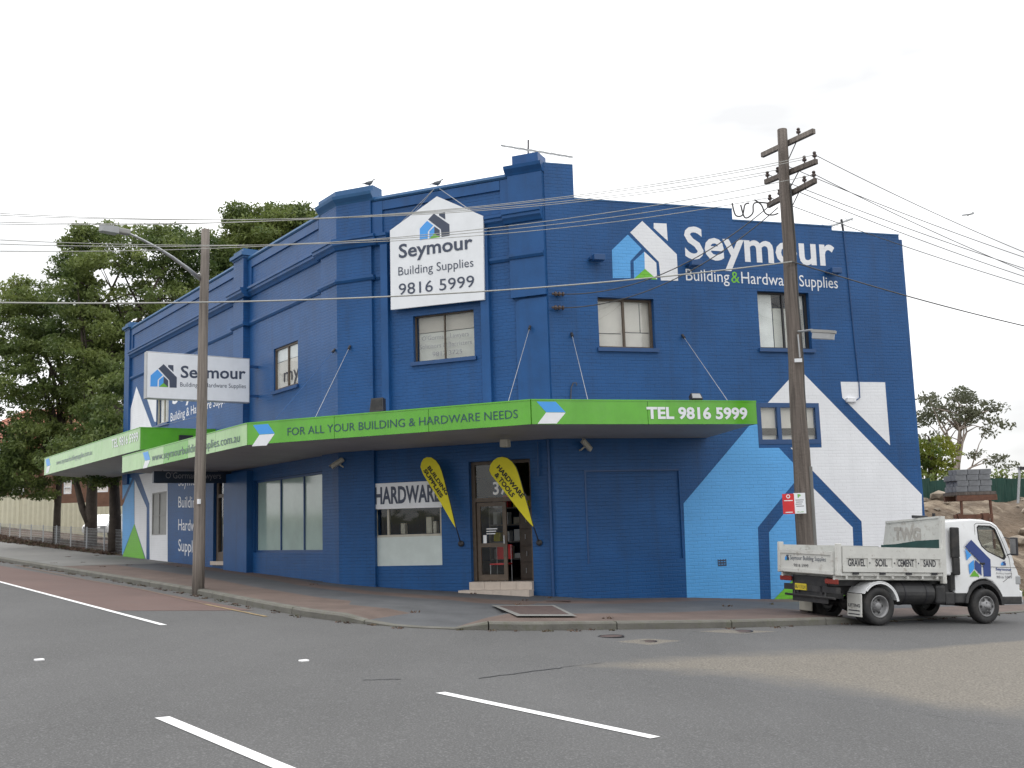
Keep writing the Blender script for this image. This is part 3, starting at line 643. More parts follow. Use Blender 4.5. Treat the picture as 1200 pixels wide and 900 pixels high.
bm = B(); box(bm, 1.38, 2.02, 6.38, 6.40, -.30, -.275); box(bm, 2.1, 2.8, 6.42, 6.44, -.30, -.275); box(bm, 2.55, 2.57, 6.44, 7.2, -.30, -.275); prt('blind_cord', bm, M['dark_metal'], WR, w1)
window(WR, 5.86, 7.42, 6.06, 7.6, [6.68], M['dark_metal'], [(5.9, 6.42, 6.1, 7.56, M['curtain']), (6.45, 7.36, 6.12, 7.2, M['blind_light']), (7.0, 7.38, 6.1, 7.58, M['curtain'])], depth=-.14, fr=.05)
window(WR, 5.62, 7.49, 3.53, 4.61, [6.27, 6.9], M['blue_dark'], [(5.66, 7.45, 3.56, 4.58, M['blind'])], depth=.0, fr=.12, fd=.13, sill=False)
wm = window(WM, 2.24, 4.0, 5.93, 7.15, [3.10], M['timber_frame'], [(2.3, 3.96, 6.72, 7.12, M['blind_dim']), (2.3, 3.96, 5.96, 6.70, M['blind_light'])], depth=-.12, fr=.03)
for s_, a_, b_, v_ in (("O'Gorman  Lawyers", 2.42, 3.78, 6.50), ('Solicitors & Barristers', 2.34, 3.86, 6.28), ('9817 3725', 2.72, 3.58, 6.06)):
    text(s_, M['print_faded'], wm, WM.M, a_, v_, b_, v_, .115, -.148)
wl = window(WL, -4.5, -2.74, 5.9, 7.2, [-3.55], M['timber_frame'], [(-4.45, -2.8, 5.93, 6.75, M['blind']), (-4.45, -2.8, 6.77, 7.17, M['sign_white'])], bdepth=.04, depth=-.06, fr=.06)
text('my', M['print'], wl, WL.M, -3.95, 6.12, -2.85, 6.12, .42, -.085, .0)
window(WL, -16.1, -14.6, 6.0, 7.05, [-15.3], M['cream_plastic'], [(-16.05, -15.35, 6.0, 7.0, M['curtain']), (-15.3, -14.65, 6.0, 7.0, M['blind_light'])], depth=-.06)
window(WL, -6.1, -1.07, 1.08, 3.29, [-4.22, -2.58], M['blue_dark'], None, depth=-.10, fr=.07, sill=False, pane=M['frost'])
window(WL, -16.45, -14.65, 1.75, 3.38, [-15.6], M['grey_plastic'], None, depth=-.01, transom=(2.5,), sill=False, fr=.05, pane=M['grey_plastic'])
# shop window beside the door: board below, clear strip in the middle, board above
vb = WM.uv(478, 629)[1]
bm = B(); box(bm, .98, 2.95, .71, vb, -.06, -.02); prt('lower_board', bm, M['board'], WM)
window(WM, .98, 2.95, vb, 2.45, [1.38], M['cream_plastic'], None, depth=-.05, fr=.06, sill=False)
# left shop door
bm = B(); box(bm, -9.65, -8.2, .68, .80, -.35, .10); prt('door_step', bm, M['tile'], WL)
dr = B(); box(dr, -9.62, -9.45, .8, 3.48, -.2, -.1); box(dr, -8.35, -8.22, .8, 3.48, -.2, -.1); box(dr, -9.45, -8.35, 2.9, 3.02, -.2, -.1); box(dr, -9.45, -8.35, .8, 1.1, -.2, -.1); box(dr, -9.0, -8.88, 1.1, 2.9, -.2, -.1)
d1 = prt('door', dr, M['timber_frame'], WL)
bm = B(); box(bm, -9.45, -8.35, 1.1, 3.45, -.16, -.15); prt('pane', bm, M['glass_dark'], WL, d1)
bm = B(); box(bm, -8.86, -8.82, 1.6, 2.0, -.1, -.05); prt('handle', bm, M['tin'], WL, d1)
# main door: frame, glazed leaf, transom with the street number, steps
dr = B(); box(dr, 3.75, 3.84, .30, 3.25, -.24, -.14); box(dr, 5.33, 5.42, .30, 3.25, -.24, -.14); box(dr, 3.84, 5.33, 3.17, 3.25, -.24, -.14); box(dr, 3.84, 5.33, 2.24, 2.34, -.24, -.14)
df = prt('door_frame', dr, M['timber_frame'], WM)
bm = B(); box(bm, 3.84, 5.33, 2.34, 3.17, -.20, -.193); prt('transom_pane', bm, M['glass'], WM, df)
text('37', M['sign_white'], df, WM.M, 4.32, 2.42, 4.72, 2.42, .30, -.185, .02)
lf = B(); box(lf, 3.86, 3.95, .30, 2.23, -.23, -.18); box(lf, 4.56, 4.66, .30, 2.23, -.23, -.18); box(lf, 3.95, 4.56, .30, .45, -.23, -.18); box(lf, 3.95, 4.56, 1.12, 1.22, -.23, -.18); box(lf, 3.95, 4.56, 2.13, 2.23, -.23, -.18)
lf = prt('door', lf, M['timber_frame'], WM)
for a_, b_ in ((.45, 1.12), (1.22, 2.13)): bm = B(); box(bm, 3.95, 4.56, a_, b_, -.21, -.205); prt('pane', bm, M['glass'], WM, lf)
bm = B(); box(bm, 4.59, 4.62, 1.2, 1.4, -.18, -.13); prt('handle', bm, M['tin'], WM, lf)
for v_, wd in ((1.56, .3), (1.50, .26), (1.44, .24)): bm = B(); box(bm, 4.1, 4.1+wd, v_, v_+.022, -.2045, -.2025); prt('notice', bm, M['sign_white'], WM, lf)
bm = B(); box(bm, 4.01, 4.10, 1.2, 1.42, -.204, -.2); prt('notice', bm, M['sign_white'], WM, lf)
u = 3.74
while u < 5.42:
    e = min(u+.42, 5.43); bm = B(); box(bm, u+.004, e-.004, .06, .285, -.2, .12); prt('step_tile', bm, M['tile'], WM); u = e
u = 3.58
while u < 5.45:
    e = min(u+.47, 5.46); bm = B(); box(bm, u+.004, e-.004, -.15, .10, .124, .42); prt('step_tile', bm, M['tile'], WM); u = e

# murals
RP = lambda pts, off=0: [WR.uv(*p, off) for p in pts]
cols = (M['sky_wall'], M['white_wall'], M['white_wall'], M['green_wall'])
for k, c in (('left', 0), ('roof', 1), ('chim', 1), ('inl', 0), ('inr', 2), ('green', 3)): sheet(LOGO[k], cols[c], bld, WR.M, .002, 'painted_logo')
sm = {'sky': [(801, 590), (883, 493), (940, 554), (888, 618), (891, 704.5), (805, 702.5)], 'chim': [(985, 447.4), (1037, 448), (1043, 522), (987, 466)],
      'inl': [(901, 624), (947, 566), (951, 656), (906, 704), (903.5, 704)], 'inr': [(947, 566), (999, 618), (1002.5, 706), (998, 706), (951, 656)], 'green': [(951, 656), (999, 706), (905, 704)],
      'roof': [(888, 485), (936, 432), (1080, 579.5), (1083, 704), (1014, 706), (1009.5, 611)]}
def below(pl): return pl
poly = {k: RP(v) for k, v in sm.items()}
# cut the big shapes round the lower window and the light blue one round the awning shadow line only where a real edge exists
hx0, hx1, hy0, hy1 = 5.62, 7.49, 3.53, 4.61
def clip(pl, axis, val, keep_less):
    res = []; n = len(pl)
    for i in range(n):
        a, b = pl[i], pl[(i+1) % n]; ia = (a[axis] <= val) == keep_less; ib = (b[axis] <= val) == keep_less
        if ia: res.append(a)
        if ia != ib:
            t = (val-a[axis])/(b[axis]-a[axis]); res.append((a[0]+(b[0]-a[0])*t, a[1]+(b[1]-a[1])*t))
    return res
def around(pl, x0, x1, y0, y1):
    parts = [clip(pl, 0, x0, True), clip(pl, 0, x1, False), clip(clip(clip(pl, 0, x0, False), 0, x1, True), 1, y1, False), clip(clip(clip(pl, 0, x0, False), 0, x1, True), 1, y0, True)]
    return [p for p in parts if len(p) > 2]
def mural(name, pl, m, Wl, holes=(), w_=.002):
    pcs = [pl]
    for h in holes: pcs = [q for p in pcs for q in around(p, *h)]
    for p in pcs:
        a = sum(p[i][0]*p[(i+1) % len(p)][1]-p[(i+1) % len(p)][0]*p[i][1] for i in range(len(p)))/2
        if abs(a) < 1e-4: continue
        if a < 0: p = p[::-1]
        bm = B(); prism(bm, p, w_, w_+.003); bmesh.ops.triangulate(bm, faces=bm.faces); obj(name, bm, m, bld, Wl.M)
hw = [(hx0-.0, hx1+.0, hy0-.1, hy1)]
for k, c in (('sky', 'sky_wall'), ('roof', 'white_wall'), ('chim', 'white_wall'), ('inl', 'sky_wall'), ('inr', 'white_wall'), ('green', 'green_wall')): mural('painted_mural', poly[k], M[c], WR, hw)
LP = lambda pts: [WL.uv(*p) for p in pts]
hl = [(-16.1, -14.6, 5.9, 7.05), (-16.45, -14.65, 1.75, 3.38)]
for pts, c in (([(147, 503), (160, 453), (186, 522), (147, 522)], 'white_wall'), ([(170.7, 462), (196, 452), (196, 498), (181, 494)], 'white_wall'), ([(143.6, 593), (157, 562), (157.5, 614), (143.2, 651)], 'sky_wall'), ([(157.8, 562), (172, 595), (171.5, 656.5), (157.8, 614)], 'white_wall'),
               ([(157.5, 614), (171, 658), (143, 654)], 'green_wall'), ([(143.6, 560), (155, 560), (143.6, 586)], 'sky_wall'), ([(163, 556), (196.5, 550), (196.5, 664), (175.6, 660), (175.2, 590)], 'white_wall')):
    mural('painted_mural', LP(pts), M[c], WL, hl)
# painted lettering
wtext('Seymour', M['white_wall'], bld, WR, (803, 302), (979, 311), (803, 266.5), bold=.022, w_=.002)
wtext('Building', M['white_wall'], bld, WR, (804, 328.5), (855, 331), (804, 315), bold=.0, w_=.002)
wtext('&', M['green_wall'], bld, WR, (857, 331), (867, 331.5), (857, 318), bold=.005, w_=.002)
wtext('Hardware', M['white_wall'], bld, WR, (869, 332), (932, 335.5), (869, 318.5), bold=.0, w_=.002)
wtext('Supplies', M['white_wall'], bld, WR, (937, 335.5), (982, 338), (937, 322.5), bold=.0, w_=.002)
wtext('Seymour', M['white_wall'], bld, WL, (202, 474), (270, 449), (202, 455), bold=.015, w_=.002)
wtext('Building & Hardware Supplies', M['white_wall'], bld, WL, (200, 494), (271, 470), (200, 484.5), bold=.004, w_=.002)
for s_, p0, p1, pt_ in (('Seymour', (209, 569.5), (237, 568), (209, 558)), ('Building', (209, 594.5), (233, 595), (209, 582)), ('Hardware', (209, 621), (239, 623), (209, 608.5)), ('Supplies', (209, 645.5), (235, 648.5), (209, 632))):
    wtext(s_, M['white_wall'], bld, WL, p0, p1, pt_, bold=.004, w_=.002)

# ------------------------------------------------------------------ awnings
def awning(label, FPt, BPt, z0, z1, zb, Lend=True, seg_mats=None):
    a = thing('street_awning', label, 'awning', T(FPt[0].x, FPt[0].y, z0)); frames = []
    n = len(FPt)
    bm = B(); f0 = [bm.verts.new((p.x, p.y, z0+.02)) for p in FPt]; b0 = [bm.verts.new((p.x, p.y, zb)) for p in BPt]
    f1 = [bm.verts.new((p.x, p.y, z0+.05)) for p in FPt]; b1 = [bm.verts.new((p.x, p.y, zb+.03)) for p in BPt]
    for i in range(n-1): bm.faces.new((f0[i], f0[i+1], b0[i+1], b0[i])); bm.faces.new((f1[i], b1[i], b1[i+1], f1[i+1]))
    obj('soffit', bm, M['soffit'], a)
    bm = B(); f0 = [bm.verts.new((p.x, p.y, z1-.10)) for p in FPt]; b0 = [bm.verts.new((p.x, p.y, z1+.05)) for p in BPt]
    f1 = [bm.verts.new((p.x, p.y, z1-.13)) for p in FPt]; b1 = [bm.verts.new((p.x, p.y, z1+.02)) for p in BPt]
    for i in range(n-1): bm.faces.new((f0[i], f0[i+1], b0[i+1], b0[i])); bm.faces.new((f1[i], b1[i], b1[i+1], f1[i+1]))
    obj('roof_sheet', bm, M['awning_roof'], a)
    segs = [(BPt[0], FPt[0])]+list(zip(FPt, FPt[1:]))+[(FPt[-1], BPt[-1])]
    for p, q in segs:
        d = q-p; d.z = 0; az = math.atan2(d.x, d.y); Wf = Wall((p.x, p.y, 0), az); Ln = d.length
        np_ = max(1, round(Ln/2.45)); 
        for k in range(np_):
            bm = B(); box(bm, Ln*k/np_+.006, Ln*(k+1)/np_-.006, z0, z1, -.02, .02); obj('fascia_panel', bm, M['fascia_glare'] if (az > R(130) and az < R(150) and not (len(FPt) == 4 and k == 2)) else M['fascia'], a, Wf.M)  # left street panels get the painted glare; one stays green, as a darker reflection
        bm = B(); box(bm, .003, Ln-.003, z1, z1+.03, -.03, .03); obj('fascia_trim', bm, M['fascia'], a, Wf.M)
        Wf.len = Ln; frames.append(Wf)
    return a, frames
FPt = [WL.pt(-10.4, 0, 2.8), WM.pt(-.89, 0, 2.8), WR.pt(-1.38, 0, 2.5), WR.pt(4.14, 0, 2.5)]
BPt = [WL.pt(-10.4, 0, .0), C1.copy(), C2.copy(), WR.pt(4.14, 0, 0)]
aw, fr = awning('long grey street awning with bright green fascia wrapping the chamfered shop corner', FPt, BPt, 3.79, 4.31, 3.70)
def pxs(Wf, pts): return [Wf.uv(*p, .02) for p in pts]
Wfl, Wfm, Wfr = fr[1], fr[2], fr[3]
for Wf, blu, wht in ((Wfr, [(628.7, 470.6), (651, 470.8), (662.8, 483.2), (640, 483)], [(640, 483.4), (662.8, 483.6), (652.4, 496.3), (630, 496.5)]),
                     (Wfm, [(296.7, 498.2), (314.2, 496.8), (322, 508), (304.2, 509.2)], [(304.2, 509.6), (322, 508.4), (312.5, 522), (295.3, 523)]),
                     (Wfl, [(167.5, 530.5), (173.5, 529), (176, 538.5), (170, 539.8)], [(170, 540.2), (176, 539), (172.5, 548), (167.6, 549)])):
    sheet(pxs(Wf, blu), M['sign_sky'], aw, Wf.M, .022, 'arrow_mark'); sheet(pxs(Wf, wht), M['sign_white'], aw, Wf.M, .022, 'arrow_mark')
def ftext(Wf, par, s_, m, p0, p1, pt_, bold=0.): wtext(s_, m, par, Wf, p0, p1, pt_, off=.022, bold=bold)
ftext(Wfm, aw, 'FOR ALL YOUR BUILDING & HARDWARE NEEDS', M['fascia_text'], (337, 510.5), (607, 489.8), (337, 501.5), -.003)
ftext(Wfr, aw, 'TEL 9816 5999', M['sign_white'], (758, 490.3), (876, 490.8), (758, 477.5), .035)
ftext(Wfl, aw, 'www.seymourbuildingsupplies.com.au', M['fascia_text'], (178, 540.5), (281, 517.5), (178, 532))
# tie rods
def rod(par, anchor, foot_, r=.007, m='tin'):
    bm = B(); tube(bm, [anchor, foot_], r, 6); obj('tie_rod', bm, M[m], par)
    bm = B(); tube(bm, [anchor-(foot_-anchor).normalized()*.02+Vector((0, 0, 0)), anchor+(foot_-anchor).normalized()*.12], .035, 8); obj('rod_anchor', bm, M['dark_metal'], par)
def wp(Wl, px, py, off=0): u, v = Wl.uv(px, py, off); return Wl.pt(u, v, off)
for Wl, a_, Wf, b_ in ((WM, (621, 383), Wfm, (594, 471)), (WR, (670, 391), Wfr, (690, 471)), (WR, (800, 393), Wfr, (856, 471)), (WM, (410, 406), Wfm, (367, 492)), (WL, (392, 410), Wfm, (317, 497))):
    foot_ = wp(Wf, b_[0], b_[1]-1, -.15); foot_.z = 4.25; rod(aw, wp(Wl, *a_, .12 if Wl is not WR else .02), foot_, m='blue_plain' if Wl is WL else 'tin')
up_F = [WL.pt(-23.5, 0, 2.5), WL.pt(-9.5, 0, 2.5)]; up_B = [WL.pt(-23.5, 0, 0), WL.pt(-9.5, 0, .0)]
aw2, fr2 = awning('shorter higher awning with pale glossy green fascia at the uphill end of the shop', up_F, up_B, 4.49, 5.20, 4.32)
Wfu = fr2[1]
sheet(pxs(Wfu, [(53.5, 538.5), (57.5, 537), (59, 545), (55, 546.5)]), M['sign_sky'], aw2, Wfu.M, .022, 'arrow_mark'); sheet(pxs(Wfu, [(55, 547), (59, 545.5), (57, 553.5), (53.8, 555)]), M['sign_white'], aw2, Wfu.M, .022, 'arrow_mark')
ftext(Wfu, aw2, 'TEL 9816 5999', M['sign_white'], (131, 525), (162, 516.5), (131, 515.5), .015)
ftext(Wfu, aw2, 'www.seymourbuildingsupplies.com.au', M['fascia_text'], (66, 545), (108, 532.5), (66, 539.5))
rod(aw2, wp(WL, 238, 487, .02), WL.pt(-10.2, 5.2, 2.3))
bm = B(); Wfe = fr2[2]
u_, v_ = Wfe.uv(217, 516, .02); box(bm, u_-.22, u_+.22, v_-.14, v_+.16, .03, .16); fl = obj('floodlight', bm, M['dark_metal'], None, Wfe.M, label='small square black floodlight on the end face of the higher green awning', cat='floodlight')
# ------------------------------------------------------------------ signs on the shop
def ptext(Wl, s, m, par, p0, p1, cap_px, off, bold=0., name='lettering'):
    a, b = Vector(Wl.uv(*p0, off)), Vector(Wl.uv(*p1, off)); d = b-a; ang = math.atan2(d.y, d.x); lp = math.hypot(p1[0]-p0[0], p1[1]-p0[1])
    return text(s, m, par, Wl.M @ T(a.x, a.y, off) @ Matrix.Rotation(ang, 4, 'Z'), 0, 0, d.length, 0, cap_px*d.length/lp, .004, bold, name)
def sw(pts, Wl, off): return [Wl.uv(*p, off) for p in pts]
sg = thing('shop_sign', 'white house-shaped sign board with phone number, high on the chamfered corner wall', 'sign', T(*WM.pt(3.1, 7.35, .2)))
bm = B(); pg = sw([(458, 363), (457, 270), (512, 230), (566, 253), (567.5, 351)], WM, .2); prism(bm, pg, .14, .2); obj('board', bm, M['sign_white'], sg, WM.M)
bm = B()
for u_ in (2.0, 3.1, 4.2): box(bm, u_-.03, u_+.03, 7.45, 9.3, .0, .138)
obj('bracket', bm, M['blue_dark'], sg, WM.M)
a, b, c = WM.uv(492, 281, .2), WM.uv(527, 277, .2), WM.uv(516, 249, .2)
logo(sg, WM.M, a[0], b[0], (a[1]+b[1])/2, c[1], .201, (M['sign_sky'], M['sign_slate'], M['sign_slate'], M['sign_green']))
wtext('Seymour', M['sign_slate'], sg, WM, (467.5, 302.3), (554, 290.8), (467.5, 287), off=.201, bold=.02)
wtext('Building Supplies', M['sign_slate'], sg, WM, (467, 323), (555, 312.3), (467, 313.2), off=.201, bold=-.003)
wtext('9816 5999', M['sign_slate'], sg, WM, (467.5, 345.8), (556, 336), (467.5, 332.8), off=.201, bold=.002)
bm = B(); pk = WM.pt(*WM.uv(512, 229, .17), .17)
for t_ in ((463, 268), (468, 270), (560, 252), (556, 250)): tube(bm, [WM.pt(*WM.uv(509 if t_[0] < 500 else 515, 221, .17), .17), WM.pt(*WM.uv(*t_, .17), .17)], .008, 4)
obj('guy_wire', bm, M['tin'], sg)

Pj = WL.pt(-5.65, 0, 3.6); WJ = Wall((Pj.x, Pj.y, 0), math.atan2(-WL.n.x, -WL.n.y))
js = thing('projecting_sign', 'white rectangular box sign projecting above the awning behind the street light pole', 'sign', T(*Pj)+0*T(0, 0, 0) if False else T(Pj.x, Pj.y, 5.7))
x0, y0 = WJ.uv(171, 466.8); x1, y1 = WJ.uv(293, 420)
bm = B(); bevbox(bm, x0, x1, y0, y1, -.24, 0, .012, 1); obj('cabinet', bm, M['tin'], js, WJ.M)
sheet([(x0+.03, y0+.03), (x1-.03, y0+.03), (x1-.03, y1-.03), (x0+.03, y1-.03)], M['sign_white'], js, WJ.M, .001, 'sign_face')
bm = B(); box(bm, x1, 3.6, y0+.2, y0+.28, -.16, -.08); box(bm, x1, 3.6, y1-.28, y1-.2, -.16, -.08); obj('bracket', bm, M['blue_dark'], js, WJ.M)
a, c = WJ.uv(176, 453), WJ.uv(207.3, 427.7); logo(js, WJ.M, a[0], c[0], a[1], c[1], .005, (M['sign_sky'], M['sign_slate'], M['sign_slate'], M['sign_green']))
wtext('Seymour', M['sign_slate'], js, WJ, (211.6, 442.4), (287.8, 444), (211.6, 429), bold=.02)
wtext('Building & Hardware Supplies', M['sign_slate'], js, WJ, (211, 453), (288, 455), (211, 448), bold=.0)

hs = thing('window_sign', 'white board reading HARDWARE over the shop window left of the door', 'sign', T(*WM.pt(1.95, 2.2, .03)))
bm = B(); prism(bm, sw([(436.8, 597), (435.8, 567), (517, 563), (517.6, 594.5)], WM, .03), .012, .035); obj('board', bm, M['sign_white'], hs, WM.M)
wtext('HARDWARE', M['sign_slate'], hs, WM, (439.5, 590.5), (516, 587), (439.5, 572), off=.037, bold=.03)
Pq = WL.pt(-7.95, 0, 2.55); WQ = Wall((Pq.x, Pq.y, 0), math.atan2(-WL.n.x, -WL.n.y))
qs = thing('hanging_sign', 'dark lawyers sign box hanging under the awning above the left street door', 'sign', T(Pq.x, Pq.y, 3.2))
q0, q1 = WQ.uv(180, 566), WQ.uv(180, 552)
bm = B(); bevbox(bm, q0[0], q0[0]+2.5, q0[1], q1[1], -.15, 0, .01, 1); obj('cabinet', bm, mat('navy_sign_box', (.015, .028, .05), .4), qs, WQ.M)
wtext("O'Gorman Lawyers", M['print_faded'], qs, WQ, (194, 560.5), (259, 561), (194, 553.5), bold=.0)
bm = B()
for dx in (.3, 2.1): tube(bm, [WQ.pt(q0[0]+dx, q1[1], -.07), WQ.pt(q0[0]+dx, 3.74, -.07)], .012, 6)
obj('hanger', bm, M['dark_metal'], qs)

def zf(pts, s=4.2875, ox=420, oy=510): return [(x/s+ox, y/s+oy) for x, y in pts]
def flag(label, outl, pole, lines, cap):
    off = .42; t = thing('feather_flag', label, 'flag', T(*WM.pt(*WM.uv(*pole[0], .1), .1)), 'yellow banners angled from the corner wall')
    bm = B(); prism(bm, sw(outl, WM, off), off-.004, off+.004); fl_ = obj('banner', bm, M['yellow'], t, WM.M)
    bm = B(); base = WM.pt(*WM.uv(*pole[0], .02), .02); pts = [base]+[WM.pt(*WM.uv(*p, off-.0), off-.012) for p in pole[1:]]
    tube(bm, pts, [.016]+[.012]*(len(pts)-2)+[.008], 6); obj('pole', bm, M['dark_metal'], t)
    bm = B(); u_, v_ = WM.uv(*pole[0], .04); lathe(bm, [(0, 0), (.075, 0), (.075, .05), (.04, .07), (0, .07)], 14, WM.M @ T(u_, v_, 0)); obj('bracket', bm, M['dark_metal'], t)
    for s_, p0, p1 in lines: ptext(WM, s_, M['flag_text'], t, p0, p1, cap, off+.005, .04)
o1 = zf([(312, 160), (316, 138), (328, 118), (345, 110), (366, 112), (388, 127), (405, 150), (418, 182), (430, 225), (445, 285), (462, 350), (488, 465), (470, 437), (430, 368), (390, 300), (352, 240), (325, 195)])
flag('yellow teardrop banner reading BUILDING SUPPLIES beside the shop window', o1, zf([(515, 545), (489, 462), (463, 350), (446, 285), (431, 225), (419, 182), (406, 150), (389, 127), (367, 111)]),
     [('BUILDING', *zf([(346, 164), (441, 302)])), ('SUPPLIES', *zf([(327, 178), (414, 316)]))], 4.0)
o2 = zf([(657, 175), (663, 150), (678, 127), (700, 113), (722, 109), (748, 115), (772, 134), (790, 160), (803, 192), (815, 235), (830, 290), (850, 355), (878, 460), (845, 425), (795, 362), (745, 298), (700, 240), (667, 198)])
flag('larger yellow teardrop banner reading HARDWARE & TOOLS in front of the shop door', o2, zf([(908, 540), (879, 458), (851, 355), (831, 290), (816, 235), (804, 192), (791, 160), (773, 134), (749, 114), (723, 108)]),
     [('HARDWARE', *zf([(694, 163), (820, 318)])), ('& TOOLS', *zf([(683, 200), (772, 314)]))], 5.0)

# ------------------------------------------------------------------ fittings on the walls
def camera_unit(Wl, px, py, flip, label):
    u_, v_ = Wl.uv(px, py, .2); t = thing('security_camera', label, 'security camera', T(*Wl.pt(u_, v_, 0)), 'security cameras under the awning')
    X = Wl.M @ T(u_, v_, .22) @ Matrix.Rotation(R(-38 if flip else 38), 4, 'Z') @ Matrix.Rotation(R(28), 4, 'Y')
    bm = B(); bevbox(bm, -.19, .19, -.05, .05, -.05, .05, .012, 1, X); obj('housing', bm, M['cream_plastic'], t)
    bm = B(); box(bm, -.22, .16, .052, .06, -.06, .06, X); obj('sun_shield', bm, M['cream_plastic'], t)
    bm = B(); tube(bm, [Wl.pt(u_+.0, v_, .2), Wl.pt(u_+(-.1 if flip else .1), v_-.1, .1), Wl.pt(u_+(-.1 if flip else .1), v_-.1, 0)], .022, 6); obj('arm', bm, M['cream_plastic'], t)
camera_unit(WR, 687, 522, True, 'cream security camera on the right street wall under the awning end')
camera_unit(WM, 396, 543, False, 'cream security camera by the left edge of the chamfered wall under the awning')
u_, v_ = WM.uv(592, 519.5, 1.2); bm = B(); bevbox(bm, u_-.10, u_+.10, v_-.09, v_+.09, 1.1, 1.3, .01, 1); obj('junction_box', bm, M['cream_plastic'], None, WM.M, label='small beige box under the awning soffit above the door', cat='light fitting')
def flood(Wl, px, py, off, sx, sy, label, tilt=-25):
    u_, v_ = Wl.uv(px, py, off); t = thing('floodlight', label, 'floodlight', Wl.M @ T(u_, v_, off) @ Matrix.Rotation(R(tilt), 4, 'X'), None); W0 = WM_[t.name]
    bm = B(); prism(bm, [(-sx, -sy), (sx*1.05, -sy), (sx*.85, sy), (-sx*.9, sy)], -.07, .07); obj('housing', bm, M['dark_metal'], t, W0)
    bm = B(); prism(bm, [(-sx*.85, -sy*.8), (sx*.85, -sy*.8), (sx*.7, sy*.8), (-sx*.75, sy*.8)], .071, .075); obj('lens', bm, M['lamp_glass'] if sx < .15 else M['black'], t, W0)
    bm = B(); tube(bm, [W0 @ Vector((0, 0, -.05)), W0 @ Vector((0, -sy-.12, -.12))], .02, 6); obj('bracket', bm, M['dark_metal'], t)
flood(WM, 443, 475, 1.6, .19, .17, 'black floodlight on top of the awning at the chamfered wall', -10)
flood(WR, 815, 466, 2.0, .14, .08, 'low dark floodlight on the awning roof at the right street wall', -30)
for px, py, l in ((700.5, 302.5, 'small blue box lamp on the brick wall left of the painted house logo'), (814, 309, 'small blue box lamp between the painted words Seymour and Building'), (977.5, 318, 'small blue box lamp at the right end of the painted lettering')):
    u_, v_ = WR.uv(px, py, .15); t = thing('wall_lamp', l, 'wall lamp', WR.M @ T(u_, v_, 0), 'box lamps over the painted sign'); W0 = WM_[t.name]
    bm = B(); bevbox(bm, -.15, .15, -.075, .075, .08, .30, .01, 1); obj('lamp_box', bm, M['blue_dark'], t, W0)
    bm = B(); box(bm, -.2, -.13, -.03, .03, .0, .16); obj('bracket', bm, M['blue_dark'], t, W0)
bm = B(); P_ = [WR.pt(*WR.uv(x, y), .025) for x, y in ((988, 272), (994, 330), (1000, 392), (1006, 447), (1007, 466), (1000, 471))]; tube(bm, P_, .016, 5)
obj('conduit', bm, M['blue_dark'], None, label='thin blue conduit running down the right end of the painted brick wall', cat='conduit')
bm = B(); u_, v_ = WR.uv(998, 469, .05); bevbox(bm, u_-.16, u_+.12, v_-.06, v_+.07, .0, .10, .015, 1); obj('junction_box', bm, M['white_wall'], None, WR.M, label='small white box on the white painted chimney shape', cat='junction box')
bm = B(); P_ = [WM.pt(*WM.uv(x, y), .09) for x, y in ((632, 518), (632.5, 558))]; tube(bm, P_, .022, 6)
obj('drain_pipe', bm, M['blue_dark'], None, label='short blue pipe under the awning right of the shop door', cat='pipe')
bm = B(); P_ = [WM.pt(5.93, 3.7, .04), WM.pt(5.93, -.1, .04)]; tube(bm, P_, .035, 6)
obj('drain_pipe', bm, M['blue_dark'], None, label='full height blue downpipe in the corner beside the right street wall', cat='pipe')
bm = B(); u_, v_ = WR.uv(846, 659); 
for k in range(3): box(bm, u_-.12, u_+.12, v_-.09+k*.06, v_-.055+k*.06, .0, .012)
for k in range(4): box(bm, u_-.12+k*.073, u_-.10+k*.073, v_-.09, v_+.08, .001, .010)
obj('wall_vent', bm, M['sign_slate'], None, WR.M, label='small dark air vent low on the light blue painted brickwork', cat='vent')
ins = []
for py, l in ((344.5, 'upper cable insulator on the right street wall near the corner'), (360.5, 'lower cable insulator on the right street wall near the corner')):
    u_, v_ = WR.uv(654, py, .12); t = thing('wall_insulator', l, 'insulator', WR.M @ T(u_, v_, 0), 'service cable insulators on the wall'); W0 = WM_[t.name]
    bm = B(); lathe(bm, [(0, -.16), (.03, -.16), (.03, -.10), (.06, -.09), (.06, -.05), (.03, -.04), (.03, .0), (.06, .01), (.06, .05), (.03, .06), (.03, .1), (.06, .11), (.05, .15), (0, .16)], 12, T(0, 0, .12) @ Matrix.Rotation(R(90), 4, 'Y')); obj('porcelain', bm, M['insul'], t, W0)
    bm = B(); box(bm, -.02, .02, -.02, .02, 0, .10); obj('bracket', bm, M['tin'], t, W0); ins.append(WR.pt(u_+.16, v_, .12))
bm = B(); P_ = [WR.pt(*WR.uv(x, y), .05) for x, y in ((668, 470), (668.5, 455), (671, 449), (674.5, 449), (675, 452))]; tube(bm, P_, .014, 5)
obj('cable_stub', bm, M['cable'], None, label='hooked dark cable stub on the wall just above the awning corner', cat='cable')

